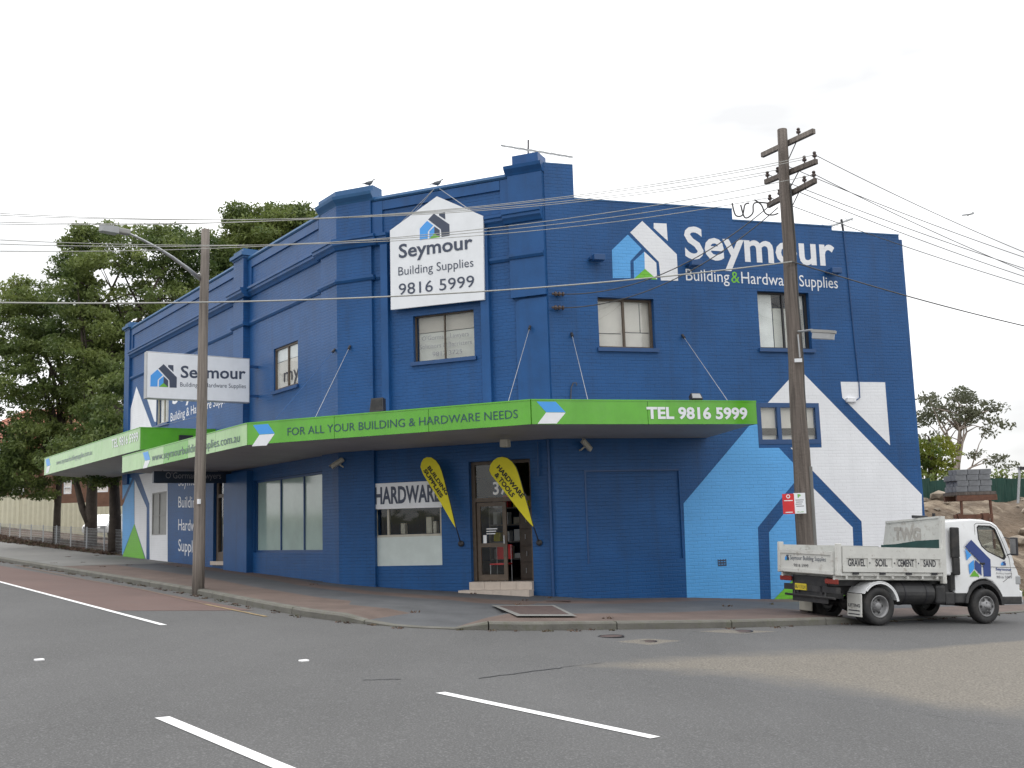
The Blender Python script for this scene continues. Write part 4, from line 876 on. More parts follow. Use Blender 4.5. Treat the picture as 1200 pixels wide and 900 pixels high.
# pigeons on the parapet
def bird(Wl, u_, z, w_, ang, label):
    p = Wl.pt(u_, z, w_); X = T(*p) @ Matrix.Rotation(ang, 4, 'Z')
    vs = [(-.20, 0, .10), (-.12, 0, .11), (-.02, 0, .125), (.06, 0, .15), (.10, 0, .20), (.125, 0, .245), (.165, 0, .235)]; rs = [.012, .035, .062, .058, .034, .030, .006]
    me = bpy.data.meshes.new('pigeon'); me.from_pydata(vs, [(i, i+1) for i in range(6)], []); o = obj('pigeon', me, M['pigeon'], None, X)
    s_ = o.modifiers.new('skin', 'SKIN')
    for v, r in zip(me.skin_vertices[0].data if me.skin_vertices else [], rs): v.radius = (r, r)
    meta(o, label, 'bird', 'pigeons on the parapet')
    return o, rs
def bird_mesh(Wl, u_, z, w_, ang, label):
    p = Wl.pt(u_, z, w_); X = T(*p) @ Matrix.Rotation(ang, 4, 'Z'); bm = B()
    sec = [(-.24, .085, .008, .03), (-.16, .10, .014, .035), (-.09, .12, .045, .05), (0, .13, .066, .062), (.06, .155, .058, .06), (.10, .20, .034, .036), (.115, .235, .028, .028), (.13, .255, .024, .024), (.15, .25, .016, .016), (.158, .247, .005, .006), (.18, .238, .002, .002)]
    rings = [[bm.verts.new((x, ry_*math.cos(a)*1., z_+rz_*math.sin(a))) for a in [2*math.pi*k/10 for k in range(10)]] for x, z_, rz_, ry_ in sec]
    for a, b in zip(rings, rings[1:]):
        for k in range(10): bm.faces.new((a[k], a[(k+1) % 10], b[(k+1) % 10], b[k]))
    bm.faces.new(rings[0]); bm.faces.new(rings[-1])
    for s_ in (-1, 1): tube(bm, [(0.01, .025*s_, .08), (.0, .025*s_, .0), (.03, .03*s_, .003)], .007, 5)
    obj('pigeon', bm, M['pigeon'], None, X @ Matrix.Scale(.95, 4), smooth=True, label=label, cat='bird', group='pigeons on the parapet')
u_, v_ = WM.uv(433, 216, -.05); bird_mesh(WM, u_, 10.87, -.05, R(20), 'grey pigeon on the coping of the left corner pier')
u_, v_ = WM.uv(511, 221, 0); bird_mesh(WM, u_, 10.55, -.1, R(15), 'dark pigeon perched above the peak of the house-shaped sign')

# ------------------------------------------------------------------ aerials
def aerial(label, mast_b, mast_t, boom, n_el, Y, ex, sc):
    t = thing('tv_aerial', label, 'TV aerial', T(*at(*mast_b, Y)))
    bm = B(); tube(bm, [at(*mast_b, Y), at(*mast_t, Y)], .025*sc, 6); obj('mast', bm, M['dark_metal'], t)
    a, b = at(*boom[0], Y-.4), at(*boom[1], Y+.4); bm = B(); tube(bm, [a, b], .026*sc, 6); obj('boom', bm, M['tin'], t)
    for k in range(n_el):
        c = a.lerp(b, (k+.3)/n_el); l = ex*(1-.5*k/n_el); bm = B(); tube(bm, [c-Vector((.75, -.35, -.35))*l*.5*-1, c+Vector((.75, -.35, -.35))*l*.5*-1], .007*sc, 4); obj('element', bm, M['tin'], t)
aerial('large TV aerial on the roof behind the corner pier', (619, 192), (619, 164), ((587, 170.5), (671, 184)), 7, 28.5, 1.9, 1)
aerial('small TV aerial over the right end of the brick parapet', (988.5, 273), (986, 257), ((970, 266), (999, 256)), 5, 30, .5, 1.3)

# ------------------------------------------------------------------ poles and wires
lb = onpave(232, 690); lt = at(240.8, 269, lb.y+.15)
lp = thing('street_light_pole', 'slim timber street light pole with long metal arm at the left kerb', 'street light', T(*lb))
bm = B(); tube(bm, [lb+(lt-lb)*k/12+Vector((math.sin(k*1.3)*.006, 0, 0)) - Vector((0, 0, .3 if k == 0 else 0)) for k in range(13)], [.148-.045*k/12 for k in range(13)], 14); obj('pole', bm, M['wood_pole'], lp, smooth=True)
A0, A1 = at(235, 327, lb.y+.1), at(149, 272.5, lb.y-1.9); bm = B(); tube(bm, [A0+(A1-A0)*k/5+Vector((0, 0, .10*math.sin(math.pi*k/5))) for k in range(6)], [.062, .05, .042, .035, .03, .027], 8); obj('arm', bm, M['tin'], lp, smooth=True)
bm = B(); d_ = at(119, 267, lb.y-2.3)-A1; hx = d_.normalized(); hz = Vector((0, 0, 1)); hy = hz.cross(hx).normalized(); hz = hx.cross(hy); X = Matrix(((hx.x, hy.x, hz.x, A1.x), (hx.y, hy.y, hz.y, A1.y), (hx.z, hy.z, hz.z, A1.z), (0, 0, 0, 1)))
bevbox(bm, -.06, .26, -.09, .09, -.06, .07, .03, 2, X); obj('lamp_housing', bm, M['grey_plastic'], lp)
bm = B(); prism(bm, [(.24, -.13), (.62, -.11), (.66, 0), (.62, .11), (.24, .13)], -.09, .07, X); obj('lamp_lens', bm, M['lamp_glass'], lp)
bm = B(); c = lb+(lt-lb)*((690-592)/(690-269)); tube(bm, [c+Vector((.02, -.14, -.06)), c+Vector((.02, -.14, .06))], .05, 6); obj('band', bm, M['sign_white'], lp)

rb = at(949.5, 712.5, 23.35); rt = at(916, 152, rb.y+.2)
rp_ = thing('power_pole', 'thick dark timber power pole with three crossarms behind the parked truck', 'power pole', T(*rb)); NP = 16
rpts = [rb.lerp(rt, k/NP)+Vector((.012*math.sin(k*1.7), 0, 0)) - Vector((0, 0, .3 if k == 0 else 0)) for k in range(NP+1)]
bm = B(); tube(bm, rpts, [.222-.11*k/NP for k in range(NP+1)], 16); obj('pole', bm, M['wood_dark'], rp_, smooth=True)
def polept(py):      # point on the right pole at photo height py
    lo_, hi_ = 0., 1.
    return min((rb.lerp(rt, k/400) for k in range(401)), key=lambda q: abs((450-F*(q-CAMP).dot(UP)/(q-CAMP).dot(FW))-py))
ca = R(-28.6); cd = Vector((math.sin(ca), math.cos(ca), 0)); cn = Vector((cd.y, -cd.x, 0)); arms = []
for (l_, r_, cy) in (((893, 182), (954, 153.5), 170), ((897, 213.5), (957, 189), 203), ((900, 241), (956, 211.5), 228)):
    c = polept(cy)-cn*(-.17); a, b = hit(*l_, c, cn), hit(*r_, c, cn); arms.append((a, b))
    d_ = (b-a).normalized(); bm = B(); up_ = Vector((0, 0, 1)); X = Matrix(((d_.x, cn.x, up_.x, a.x), (d_.y, cn.y, up_.y, a.y), (d_.z, cn.z, up_.z, a.z), (0, 0, 0, 1)))
    bevbox(bm, 0, (b-a).length, -.05, .05, -.06, .06, .008, 1, X); ar = obj('crossarm', bm, M['wood_pole'] if cy == 170 else M['wood_dark'], rp_)
    n_ = 1 if cy == 170 else 5
    for k in range(n_):
        p = a.lerp(b, .72 if n_ == 1 else (.05, .26, .45, .78, .97)[k])+Vector((0, 0, .06)); bm = B()
        lathe(bm, [(0, 0), (.02, 0), (.02, .05), (.05, .06), (.055, .10), (.03, .12), (.045, .15), (.03, .18), (0, .18)], 10, T(*p)); obj('insulator', bm, M['insul'], rp_)
    bm = B(); q = polept(cy+9)-cn*(-.14); tube(bm, [a.lerp(b, .7), q-Vector((0, 0, .15))], .012, 5); obj('brace', bm, M['dark_metal'], rp_)
lamp0 = polept(389); bm = B(); tube(bm, [lamp0, at(940, 388, lamp0.y-.3), at(952, 386.5, lamp0.y-.7)], .022, 6); obj('lamp_arm', bm, M['tin'], rp_)
a = at(951, 388.5, lamp0.y-.7); b = at(978, 390, lamp0.y-.9); hx = (b-a).normalized(); hy = Vector((0, 0, 1)).cross(hx).normalized(); hz = hx.cross(hy)
X = Matrix(((hx.x, hy.x, hz.x, a.x), (hx.y, hy.y, hz.y, a.y), (hx.z, hy.z, hz.z, a.z), (0, 0, 0, 1))); bm = B(); prism(bm, [(0, -.08), (.40, -.10), (.52, -.06), (.52, .06), (.40, .10), (0, .08)], -.02, .04, X); obj('lamp_housing', bm, M['grey_plastic'], rp_)
bm = B(); prism(bm, [(.03, -.07), (.40, -.085), (.49, -.05), (.49, .05), (.40, .085), (.03, .07)], -.15, -.025, X); obj('lamp_lens', bm, M['lamp_glass'], rp_)
bm = B(); tube(bm, [at(935+k*.8, 392+k*9, lamp0.y-.22) for k in range(4)], .02, 5); obj('cable_guard', bm, M['tin'], rp_)
bm = B(); box(bm, -.08, .08, -.02, .02, -.04, .04, T(*at(935.5, 422.3, polept(422).y-.24))); obj('pole_tag', bm, M['sign_white'], rp_)
bm = B(); rn = random.Random(3)
tube(bm, [p+Vector((.14-.004*i, -.10, 0)) for i, p in enumerate(rpts[6:15])], .02, 5); obj('service_cable', bm, M['cable'], rp_)
bm = B(); P_ = [polept(py)+Vector((.15, -.13, 0)) for py in (548, 590, 630, 668)]; tube(bm, P_, .045, 8); obj('cable_guard', bm, M['concrete'], rp_)
# parking signs on the pole
Pp = at(918, 590, rb.y-.32); WP = Wall((Pp.x, Pp.y, 0), R(92))
for (x0, x1, y0, y1, m_, l) in ((918, 930.3, 578.5, 602.5, 'red', 'red and white parking sign plate on the power pole'), (931, 943.3, 577.5, 602, 'sign_white', 'white parking sign plate with a green P on the power pole')):
    a, b = WP.uv(x0, y1), WP.uv(x1, y0); t = thing('parking_sign', l, 'street sign', T(*WP.pt(a[0], a[1])), 'parking plates side by side on the power pole')
    bm = B(); bevbox(bm, a[0], b[0], a[1], b[1], -.004, .0, .001, 1); obj('plate', bm, M[m_], t, WP.M)
    w_, h_ = b[0]-a[0], b[1]-a[1]
    if m_ == 'red':
        bm = B(); lathe(bm, [(w_*.10, 0), (w_*.17, 0), (w_*.17, .002), (w_*.10, .002), (w_*.10, 0)], 18, T(a[0]+w_*.5, b[1]-h_*.13, .001)); obj('ring', bm, M['sign_white'], t, WP.M)
        for k, (c0, c1) in enumerate(((.12, .86), (.2, .8))): bm = B(); box(bm, a[0]+w_*c0, a[0]+w_*c1, b[1]-h_*(.33+k*.58)-.012, b[1]-h_*(.33+k*.58)+.006, .001, .003); obj('print', bm, M['sign_white'], t, WP.M)
    else:
        text('P', M['sign_green'], t, WP.M, a[0]+w_*.36, b[1]-h_*.22, a[0]+w_*.62, b[1]-h_*.22, h_*.15, .001, .05)
        for k in range(4): bm = B(); box(bm, a[0]+w_*(.15+.05*(k % 2)), a[0]+w_*(.85-.08*(k % 3)), b[1]-h_*(.36+k*.1), b[1]-h_*(.32+k*.1), .001, .003); obj('print', bm, M['print_faded'], t, WP.M)
        text('<->', M['sign_green'], t, WP.M, a[0]+w_*.2, b[1]-h_*.95, a[0]+w_*.8, b[1]-h_*.95, h_*.06, .001, .03)

def cable(p, q, sag, r, m, label, group, name='overhead_cable', n=28):
    bm = B(); tube(bm, [p.lerp(q, k/n)-Vector((0, 0, sag*4*(k/n)*(1-k/n))) for k in range(n+1)], r, 5)
    return obj(name, bm, M[m], None, smooth=True, label=label, cat='cable', group=group)
def armp(i, f): a, b = arms[i]; return a.lerp(b, f)+Vector((0, 0, .17))
LW = [(246, 1, .05), (248.5, 1, .28), (257, 1, .74), (259.5, 1, .95), (274.5, 2, .05), (280, 2, .45), (289, 2, .93)]
ORD = ('highest', 'second highest', 'third highest', 'fourth', 'third lowest', 'second lowest', 'lowest')
for ik, (y0, ai, f_) in enumerate(LW):
    q = at(-70, y0+ (y0-262)*.10+1.5, 18.6); cable(q, armp(ai, f_), .55, .0075, 'cable_pale', ORD[ik]+' of the seven thin power lines strung from the power pole to the left', 'power lines running left from the pole', 'power_line', 40)
for ik, (y1, ai, f_) in enumerate(((294, 1, .97), (300, 1, .45), (313, 1, .05), (316, 2, .97), (322.5, 2, .45), (332, 2, .05))):
    P0 = armp(ai, f_); q = at(1200, y1, 25); q = P0+(q-P0)*1.5; cable(P0, q+Vector((0, 0, .15)), .15, .009, 'cable', ('highest', 'second highest', 'third highest', 'third lowest', 'second lowest', 'lowest')[ik]+' of the six thin power lines falling to the right of the power pole', 'power lines running right from the pole', 'power_line', 20)
pc = polept(309)-Vector((0, .2, 0))
cable(at(-70, 353.5, 18.6), pc, .33, .016, 'cable_pale', 'thick pale telephone cable crossing the picture left of the power pole', None, n=40)
cable(pc, at(1290, 401, 27), .12, .015, 'cable', 'thick telephone cable dropping to the right of the power pole', None)
for k, (i_, e_) in enumerate(((ins[0], (908, 236)), (ins[1], (912, 243)))):
    cable(i_, at(*e_, rb.y-.1), .55, .013, 'cable', ('upper', 'lower')[k]+' black service cable from the wall insulators up to the power pole', 'service cables to the pole', 'service_cable')
for k, (pts) in enumerate((((858, 238), (862, 252), (870, 252), (873, 240), (878, 238)), ((868, 240), (873, 255), (882, 250), (884, 238), (900, 238)), ((884, 234), (892, 240), (897, 250), (905, 252), (912, 250)))):
    bm = B(); P_ = [at(x, y, rb.y-.2) for x, y in pts]; sm_ = []
    for i in range(len(P_)-1):
        a0 = P_[max(i-1, 0)]; b0, c0 = P_[i], P_[i+1]; d0 = P_[min(i+2, len(P_)-1)]
        for j in range(5):
            t_ = j/5; sm_.append(.5*((2*b0)+(c0-a0)*t_+(2*a0-5*b0+4*c0-d0)*t_*t_+(3*b0-a0-3*c0+d0)*t_**3))
    tube(bm, sm_+[P_[-1]], .018, 5); obj('jumper_cable', bm, M['cable'], rp_)
# ------------------------------------------------------------------ the tipper truck
az = R(68); g0 = ground(1028, 733)
f_ = Vector((math.sin(az), math.cos(az), GX*math.sin(az))).normalized(); l_ = Vector((-math.cos(az), math.sin(az), -GX*math.cos(az))); l_ = (l_-f_*l_.dot(f_)).normalized(); u_ = f_.cross(l_)
O = g0+l_*.88
TW = Matrix(((f_.x, l_.x, u_.x, O.x), (f_.y, l_.y, u_.y, O.y), (f_.z, l_.z, u_.z, O.z), (0, 0, 0, 1)))
tr = thing('tipper_truck', 'small white tipper truck with house logo on its door, parked at the kerb', 'truck', TW)
def tp(name, bm, m, par=tr, **k): return obj(name, bm, M[m] if isinstance(m, str) else m, par, TW, **k)
WB = 2.82; RY = Matrix.Rotation(R(90), 4, 'X')
def wheel(x, y, side, r=.375, front=False, dual=False):
    X = T(x, y, r) @ Matrix.Rotation(R(90*side), 4, 'X')     # local z points outwards
    wd = .105; bm = B()
    lathe(bm, [(r*.60, -wd), (r*.86, -wd), (r*.97, -wd*.8), (r, -wd*.5), (r, wd*.5), (r*.97, wd*.8), (r*.86, wd), (r*.60, wd*.85), (r*.60, -wd)], 36, X)
    w_ = tp('wheel', bm, 'black', smooth=True)
    bm = B(); z0 = wd*.75
    if front: pf = [(r*.60, z0-.02), (r*.585, z0+.015), (r*.53, z0+.01), (r*.50, z0-.035), (r*.36, z0-.01), (r*.30, z0+.035), (r*.17, z0+.04), (r*.16, z0+.07), (r*.10, z0+.085), (0, z0+.085)]
    else: pf = [(r*.60, z0-.02), (r*.585, z0+.015), (r*.53, z0+.005), (r*.49, z0-.05), (r*.42, z0-.10), (r*.26, z0-.115), (r*.22, z0-.03), (r*.13, z0-.01), (0, z0-.01)]
    lathe(bm, pf, 30, X); tp('rim', bm, 'rim', w_, smooth=True)
    rr, zz = (r*.42, z0+.012) if front else (r*.37, z0-.098)
    for k in range(6):
        bm = B(); a_ = k*math.pi/3; lathe(bm, [(.028, 0), (.028, .006), (0, .006)], 10, X @ T(rr*math.cos(a_), rr*math.sin(a_), zz-.0)); tp('rim_hole', bm, 'chassis', w_)
    for k in range(5 if front else 6):
        bm = B(); a_ = (k+.5)*2*math.pi/(5 if front else 6); lathe(bm, [(.014, 0), (.014, .02), (0, .025)], 6, X @ T(r*.235*math.cos(a_), r*.235*math.sin(a_), z0+(.036 if front else -.06))); tp('wheel_nut', bm, 'rim', w_)
wheel(0, -.88, 1); wheel(0, -.65, 1); wheel(0, .88, -1); wheel(0, .65, -1); wheel(WB, -.83, 1, .36, True); wheel(WB, .83, -1, .36, True)
# chassis, axle, tanks
bm = B()
for s_ in (-.38, .38): box(bm, -.95, 3.6, s_-.03, s_+.03, .58, .74)
for x in (-.85, -.3, .5, 1.2, 1.9): box(bm, x-.03, x+.03, -.35, .35, .6, .72)
tp('chassis_rail', bm, 'chassis')
bm = B(); tube(bm, [(0, -.6, .375), (0, .6, .375)], .07, 10); lathe(bm, [(0, -.16), (.12, -.13), (.17, 0), (.12, .13), (0, .16)], 14, T(0, 0, .375) @ Matrix.Rotation(R(90), 4, 'Y')); tube(bm, [(0, 0, .42), (2.3, 0, .6)], .04, 8); tube(bm, [(WB, -.75, .36), (WB, .75, .36)], .05, 8)
for s_ in (-.42, .42):
    for k in range(3): box(bm, -.5+k*.08, .5-k*.08, s_-.035, s_+.035, .46-k*.03, .48-k*.03)
tp('axle', bm, 'chassis')
bm = B(); box(bm, -.9, 1.95, -.60, .60, .76, .90); box(bm, .9, 2.0, .2, .8, .45, .75); box(bm, -.95, -.85, -.85, .85, .62, .74); tp('subframe', bm, 'chassis')
bm = B(); lathe(bm, [(0, -.52), (.20, -.52), (.235, -.48), (.235, .48), (.20, .52), (0, .52)], 22, T(1.02, -.64, .62) @ Matrix.Rotation(R(90), 4, 'Y')); tp('air_tank', bm, 'chassis', smooth=False)
bm = B(); bevbox(bm, 1.56, 1.82, -.86, -.46, .40, .80, .06, 3); tp('fuel_tank', bm, 'chassis')
bm = B()
for x in (.75, 1.3): lathe(bm, [(.236, -.02), (.243, -.02), (.243, .02), (.236, .02)], 22, T(x, -.64, .62) @ Matrix.Rotation(R(90), 4, 'Y'))
tp('tank_strap', bm, 'dark_metal')
bm = B(); bevbox(bm, 1.80, 2.06, -.85, -.45, .38, .66, .04, 2); lathe(bm, [(0, 0), (.09, 0), (.09, .22), (.05, .26), (0, .26)], 14, T(1.9, -.72, .66)); tp('battery_box', bm, 'chassis')
# mudguards, flaps, rear lamps, plate
def arc(cx, cz, r0, a0, a1, n=14): return [(cx+r0*math.cos(R(a0+(a1-a0)*k/n)), cz+r0*math.sin(R(a0+(a1-a0)*k/n))) for k in range(n+1)]
def arcguard(cx, cz, r, t, y0, y1, a0, a1, m, name='mudguard'):
    bm = B(); o_ = arc(cx, cz, r+t, a0, a1); i_ = arc(cx, cz, r, a0, a1)[::-1]; pl = o_+i_; Wx = Matrix(((1, 0, 0, 0), (0, 0, 1, 0), (0, 1, 0, 0), (0, 0, 0, 1)))
    n = len(o_)
    V0 = [[bm.verts.new((p[0], y, p[1])) for p in pl] for y in (y0, y1)]
    for k in range(len(pl)): bm.faces.new((V0[0][k], V0[0][(k+1) % len(pl)], V0[1][(k+1) % len(pl)], V0[1][k]))
    for V_ in V0:
        for k in range(n-1): bm.faces.new((V_[k], V_[k+1], V_[-k-2], V_[-k-1]))
    tp(name, bm, m)
for s_ in (-1, 1):
    arcguard(0, .40, .45, .012, min(s_*.50, s_*1.0), max(s_*.50, s_*1.0), 12, 150, 'truck_white' if s_ < 0 else 'truck_white')
    arcguard(0, .40, .42, .055, min(s_*.985, s_*1.0), max(s_*.985, s_*1.0), 10, 140, 'truck_white', 'mudguard_lip')
    bm = B(); y0, y1 = sorted((s_*.56, s_*.99)); bevbox(bm, -.47, -.445, y0, y1, .17, .62, .008, 1); fl_ = tp('mud_flap', bm, 'cream_plastic' if s_ > 0 else 'tray_white')
    if s_ < 0:
        WF = TW @ Matrix(((0, 0, -1, -.471), (-1, 0, 0, 0), (0, 1, 0, 0), (0, 0, 0, 1)))
        text('LIFTING', M['print'], fl_, WF, .61, .36, .95, .36, .06, .002, .02)
        for k in range(2): q_ = .28-k*.07; sheet([(.61, q_), (.94, q_), (.94, q_+.022), (.61, q_+.022)], M['print'], fl_, WF, .002, 'print')
    bm = B(); y0, y1 = sorted((s_*.55, s_*.93)); bevbox(bm, -1.0, -.95, y0, y1, .80, .90, .01, 1); tp('tail_lamp', bm, 'red_lamp')
bm = B(); box(bm, -.97, -.95, .08, .45, .63, .76); pt_ = tp('number_plate', bm, 'plate')
WFr = TW @ Matrix(((0, 0, -1, -.9705), (-1, 0, 0, 0), (0, 1, 0, 0), (0, 0, 0, 1)))
text('BU 13 LH', M['print'], pt_, WFr, -.43, .66, -.10, .66, .07, .001, .01)
bm = B(); tube(bm, [(-.95, -.8, .52), (-.95, .8, .52)], .025, 6); tube(bm, [(-.95, -.5, .52), (-.9, -.5, .7)], .02, 6); tube(bm, [(-.95, .5, .52), (-.9, .5, .7)], .02, 6); tp('underrun_bar', bm, 'chassis')
bm = B(); box(bm, -.92, -.89, -.52, .60, .40, .93); box(bm, -.90, -.5, -.5, .5, .5, .6); tp('rear_panel', bm, 'chassis')
# tray: floor, hinged sides, tailgate, headboard
X0, X1, YW, Z0, Z1 = -1.0, 1.66, .97, .97, 1.54
bm = B(); bevbox(bm, X0, X1, -YW+.01, YW-.01, Z0, Z0+.07, .008, 1); box(bm, X0, X1, -YW+.1, -YW+.16, Z0-.08, Z0); box(bm, X0, X1, YW-.16, YW-.1, Z0-.08, Z0)
for k in range(7): box(bm, X0+.2+k*.38, X0+.25+k*.38, -YW+.02, YW-.02, Z0-.05, Z0)
tp('tray_floor', bm, 'tray_white')
for s_ in (-1, 1):
    bm = B(); y0, y1 = sorted((s_*(YW-.035), s_*YW)); a_, b_ = X0+.10, X1-.02
    box(bm, a_, b_, y0, y1, Z0+.075, Z1); q0, q1 = sorted((s_*YW, s_*(YW+.022)))
    box(bm, a_, b_, q0, q1, Z1-.22, Z1+.002); box(bm, a_, b_, q0, q1, Z0+.08, Z0+.17)
    for k in range(5): x = a_+(b_-a_-.09)*k/4; box(bm, x, x+.09, q0+.0005, q1-.0005, Z0+.17, Z1-.22)
    tp('side_gate', bm, 'tray_white')
    bm = B()
    for k in range(4): x = a_+.25+k*.66; box(bm, x, x+.14, q0, q1, Z0+.03, Z0+.078)
    tp('hinge', bm, 'dark_metal')
WS = TW @ Matrix(((1, 0, 0, 0), (0, 0, -1, -YW), (0, 1, 0, 0), (0, 0, 0, 1)))
a_, b_ = X0+.10, X1-.02; st = (b_-a_-.09)/4
for k, s_ in enumerate(('GRAVEL', 'SOIL', 'CEMENT', 'SAND')):
    c = a_+.09+st*k+(st-.09)/2; wd = (.42, .30, .42, .32)[k]; text(s_, M['print'], tr, WS, c-wd/2, Z0+.195, c+wd/2, Z0+.195, .135, .003, .02)
    if k < 3: bm = B(); lathe(bm, [(0, .024), (.016, .024), (.016, .026), (0, .026)], 8, T(a_+st*(k+1)+.045, Z0+.26, 0)); obj('dot', bm, M['print'], tr, WS)
for y in (-YW+.03, YW-.03):
    bm = B(); bevbox(bm, X0-.02, X0+.09, y-.04, y+.04, Z0+.0, Z1+.06, .008, 1); tp('corner_post', bm, 'tray_white')
bm = B(); box(bm, X0-.04, X0-.005, -YW+.09, YW-.09, Z0+.02, Z1-.10)
for z in (Z0+.02, Z1-.17): box(bm, X0-.06, X0-.041, -YW+.09, YW-.09, z, z+.07)
for y in (-YW+.09, YW-.15): box(bm, X0-.06, X0-.041, y, y+.06, Z0+.09, Z1-.17)
tg = tp('tailgate', bm, 'tray_white')
WT = TW @ Matrix(((0, 0, -1, X0-.0405), (-1, 0, 0, 0), (0, 1, 0, 0), (0, 0, 0, 1)))
text('Seymour Building Supplies', M['sign_slate'], tg, WT, -.50, Z0+.27, .66, Z0+.27, .085, .002, .0)
text('9816 5999', M['print'], tg, WT, -.38, Z0+.13, .10, Z0+.13, .06, .002)
logo(tg, WT, -.68, -.54, Z0+.25, Z0+.37, .002, (M['sign_sky'], M['sign_slate'], M['sign_slate'], M['sign_green']))
ZH = 2.19
HBM = Matrix(((0, 0, 1, 0), (1, 0, 0, 0), (0, 1, 0, 0), (0, 0, 0, 1)))
bm = B(); prism(bm, [(-YW+.01, Z0-.1), (YW-.1, Z0-.1), (YW-.1, Z0+.3), (YW-.26, ZH-.12), (-YW+.01, ZH)], X1, X1+.05, HBM)
box(bm, X1-.025, X1+.07, -YW-.001, -YW+.081, Z0-.14, ZH+.01)
prism(bm, [(YW-.27, ZH-.145), (-YW+.08, ZH-.03), (-YW+.08, ZH+.012), (YW-.27, ZH-.10)], X1-.02, X1+.06, HBM); hb = tp('headboard', bm, 'tray_white')
WH = TW @ Matrix(((0, 0, -1, X1-.003), (-1, 0, 0, 0), (0, 1, 0, 0), (0, 0, 0, 1)))
text('TWG', mat('very_faded_print', (.40, .38, .35), .7, var=.15, vscale=8), hb, WH, -.45, 1.70, .35, 1.70, .24, .002, .06)
bm = B(); prism(bm, [(-YW+.1, Z0+.08), (YW-.1, Z0+.08), (YW-.1, 1.72), (.2, 1.68), (-.4, 1.60), (-YW+.1, 1.57)], .0, .006, Matrix(((0, 0, -1, X1-.002), (-1, 0, 0, 0), (0, 1, 0, 0), (0, 0, 0, 1)))); tp('rubber_liner', bm, 'tray_green', hb)
bm = B(); box(bm, X0, X1-.03, -YW+.04, YW-.04, Z0+.071, Z0+.10); tp('tray_liner', bm, 'tray_dark')
bm = B(); bevbox(bm, -.1, .3, -.03, .03, 0, .06, .01, 1, T(X1+.02, -.2, ZH-.03)); box(bm, X1-.01, X1+.03, -.75, -.7, ZH-.01, ZH+.07); tp('strap_winch', bm, 'dark_metal')
# cab
prof = [(2.05, .62), (2.04, .98), (1.80, .99), (1.80, 1.95), (1.83, 2.06), (1.92, 2.11), (2.30, 2.145), (2.62, 2.165), (2.95, 2.155), (3.20, 2.11), (3.31, 2.05), (3.40, 1.95), (3.52, 1.72), (3.64, 1.42), (3.70, 1.24), (3.79, 1.10), (3.83, .95), (3.84, .70), (3.84, .50), (3.26, .50), (3.25, .60), (3.20, .74), (3.08, .86), (2.90, .92), (2.72, .91), (2.55, .85), (2.44, .74), (2.40, .62)]
win = [(2.76, 1.98), (2.80, 2.02), (3.12, 2.02), (3.24, 1.96), (3.36, 1.70), (3.46, 1.40), (3.40, 1.34), (2.98, 1.50), (2.84, 1.60), (2.77, 1.74)]
def yat(z): return .86-(max(0, z-1.25))*.075      # the cab leans in towards the roof
def tri_fill(bm, outer, holes, yfun, sgn):
    ed = []; loops = []
    for lp_ in [outer]+holes:
        vs = [bm.verts.new((x, sgn*yfun(z), z)) for x, z in lp_]; loops.append(vs)
        for i in range(len(vs)): ed.append(bm.edges.new((vs[i], vs[(i+1) % len(vs)])))
    r_ = bmesh.ops.triangle_fill(bm, use_beauty=True, use_dissolve=False, edges=ed)
    def inside(x, z, pl):
        c_ = False
        for (ax, az_), (bx, bz) in zip(pl, pl[1:]+pl[:1]):
            if (az_ > z) != (bz > z) and x < (bx-ax)*(z-az_)/(bz-az_)+ax: c_ = not c_
        return c_
    fs = [f for f in r_['geom'] if isinstance(f, bmesh.types.BMFace)]; kill = [f for f in fs if any(inside(f.calc_center_median().x, f.calc_center_median().z, h) for h in holes)]
    print('window faces removed', len(kill), 'of', len(fs))
    bmesh.ops.delete(bm, geom=kill, context='FACES_ONLY'); return loops
bm = B(); Ls = tri_fill(bm, prof, [win], yat, -1); Rs_ = tri_fill(bm, prof, [win], yat, 1)
nP = len(prof); skip = {11, 12, 13}                # windscreen opening in the front skin
for i in range(nP):
    j = (i+1) % nP
    if i in skip: continue
    a, b = Ls[0][i], Ls[0][j]; c, d = Rs_[0][j], Rs_[0][i]
    try: bm.faces.new((a, b, c, d))
    except ValueError: pass
cab = tp('cab', bm, 'truck_white')
bv = cab.modifiers.new('bevel', 'BEVEL'); bv.width = .035; bv.segments = 3; bv.limit_method = 'ANGLE'; bv.angle_limit = R(50)
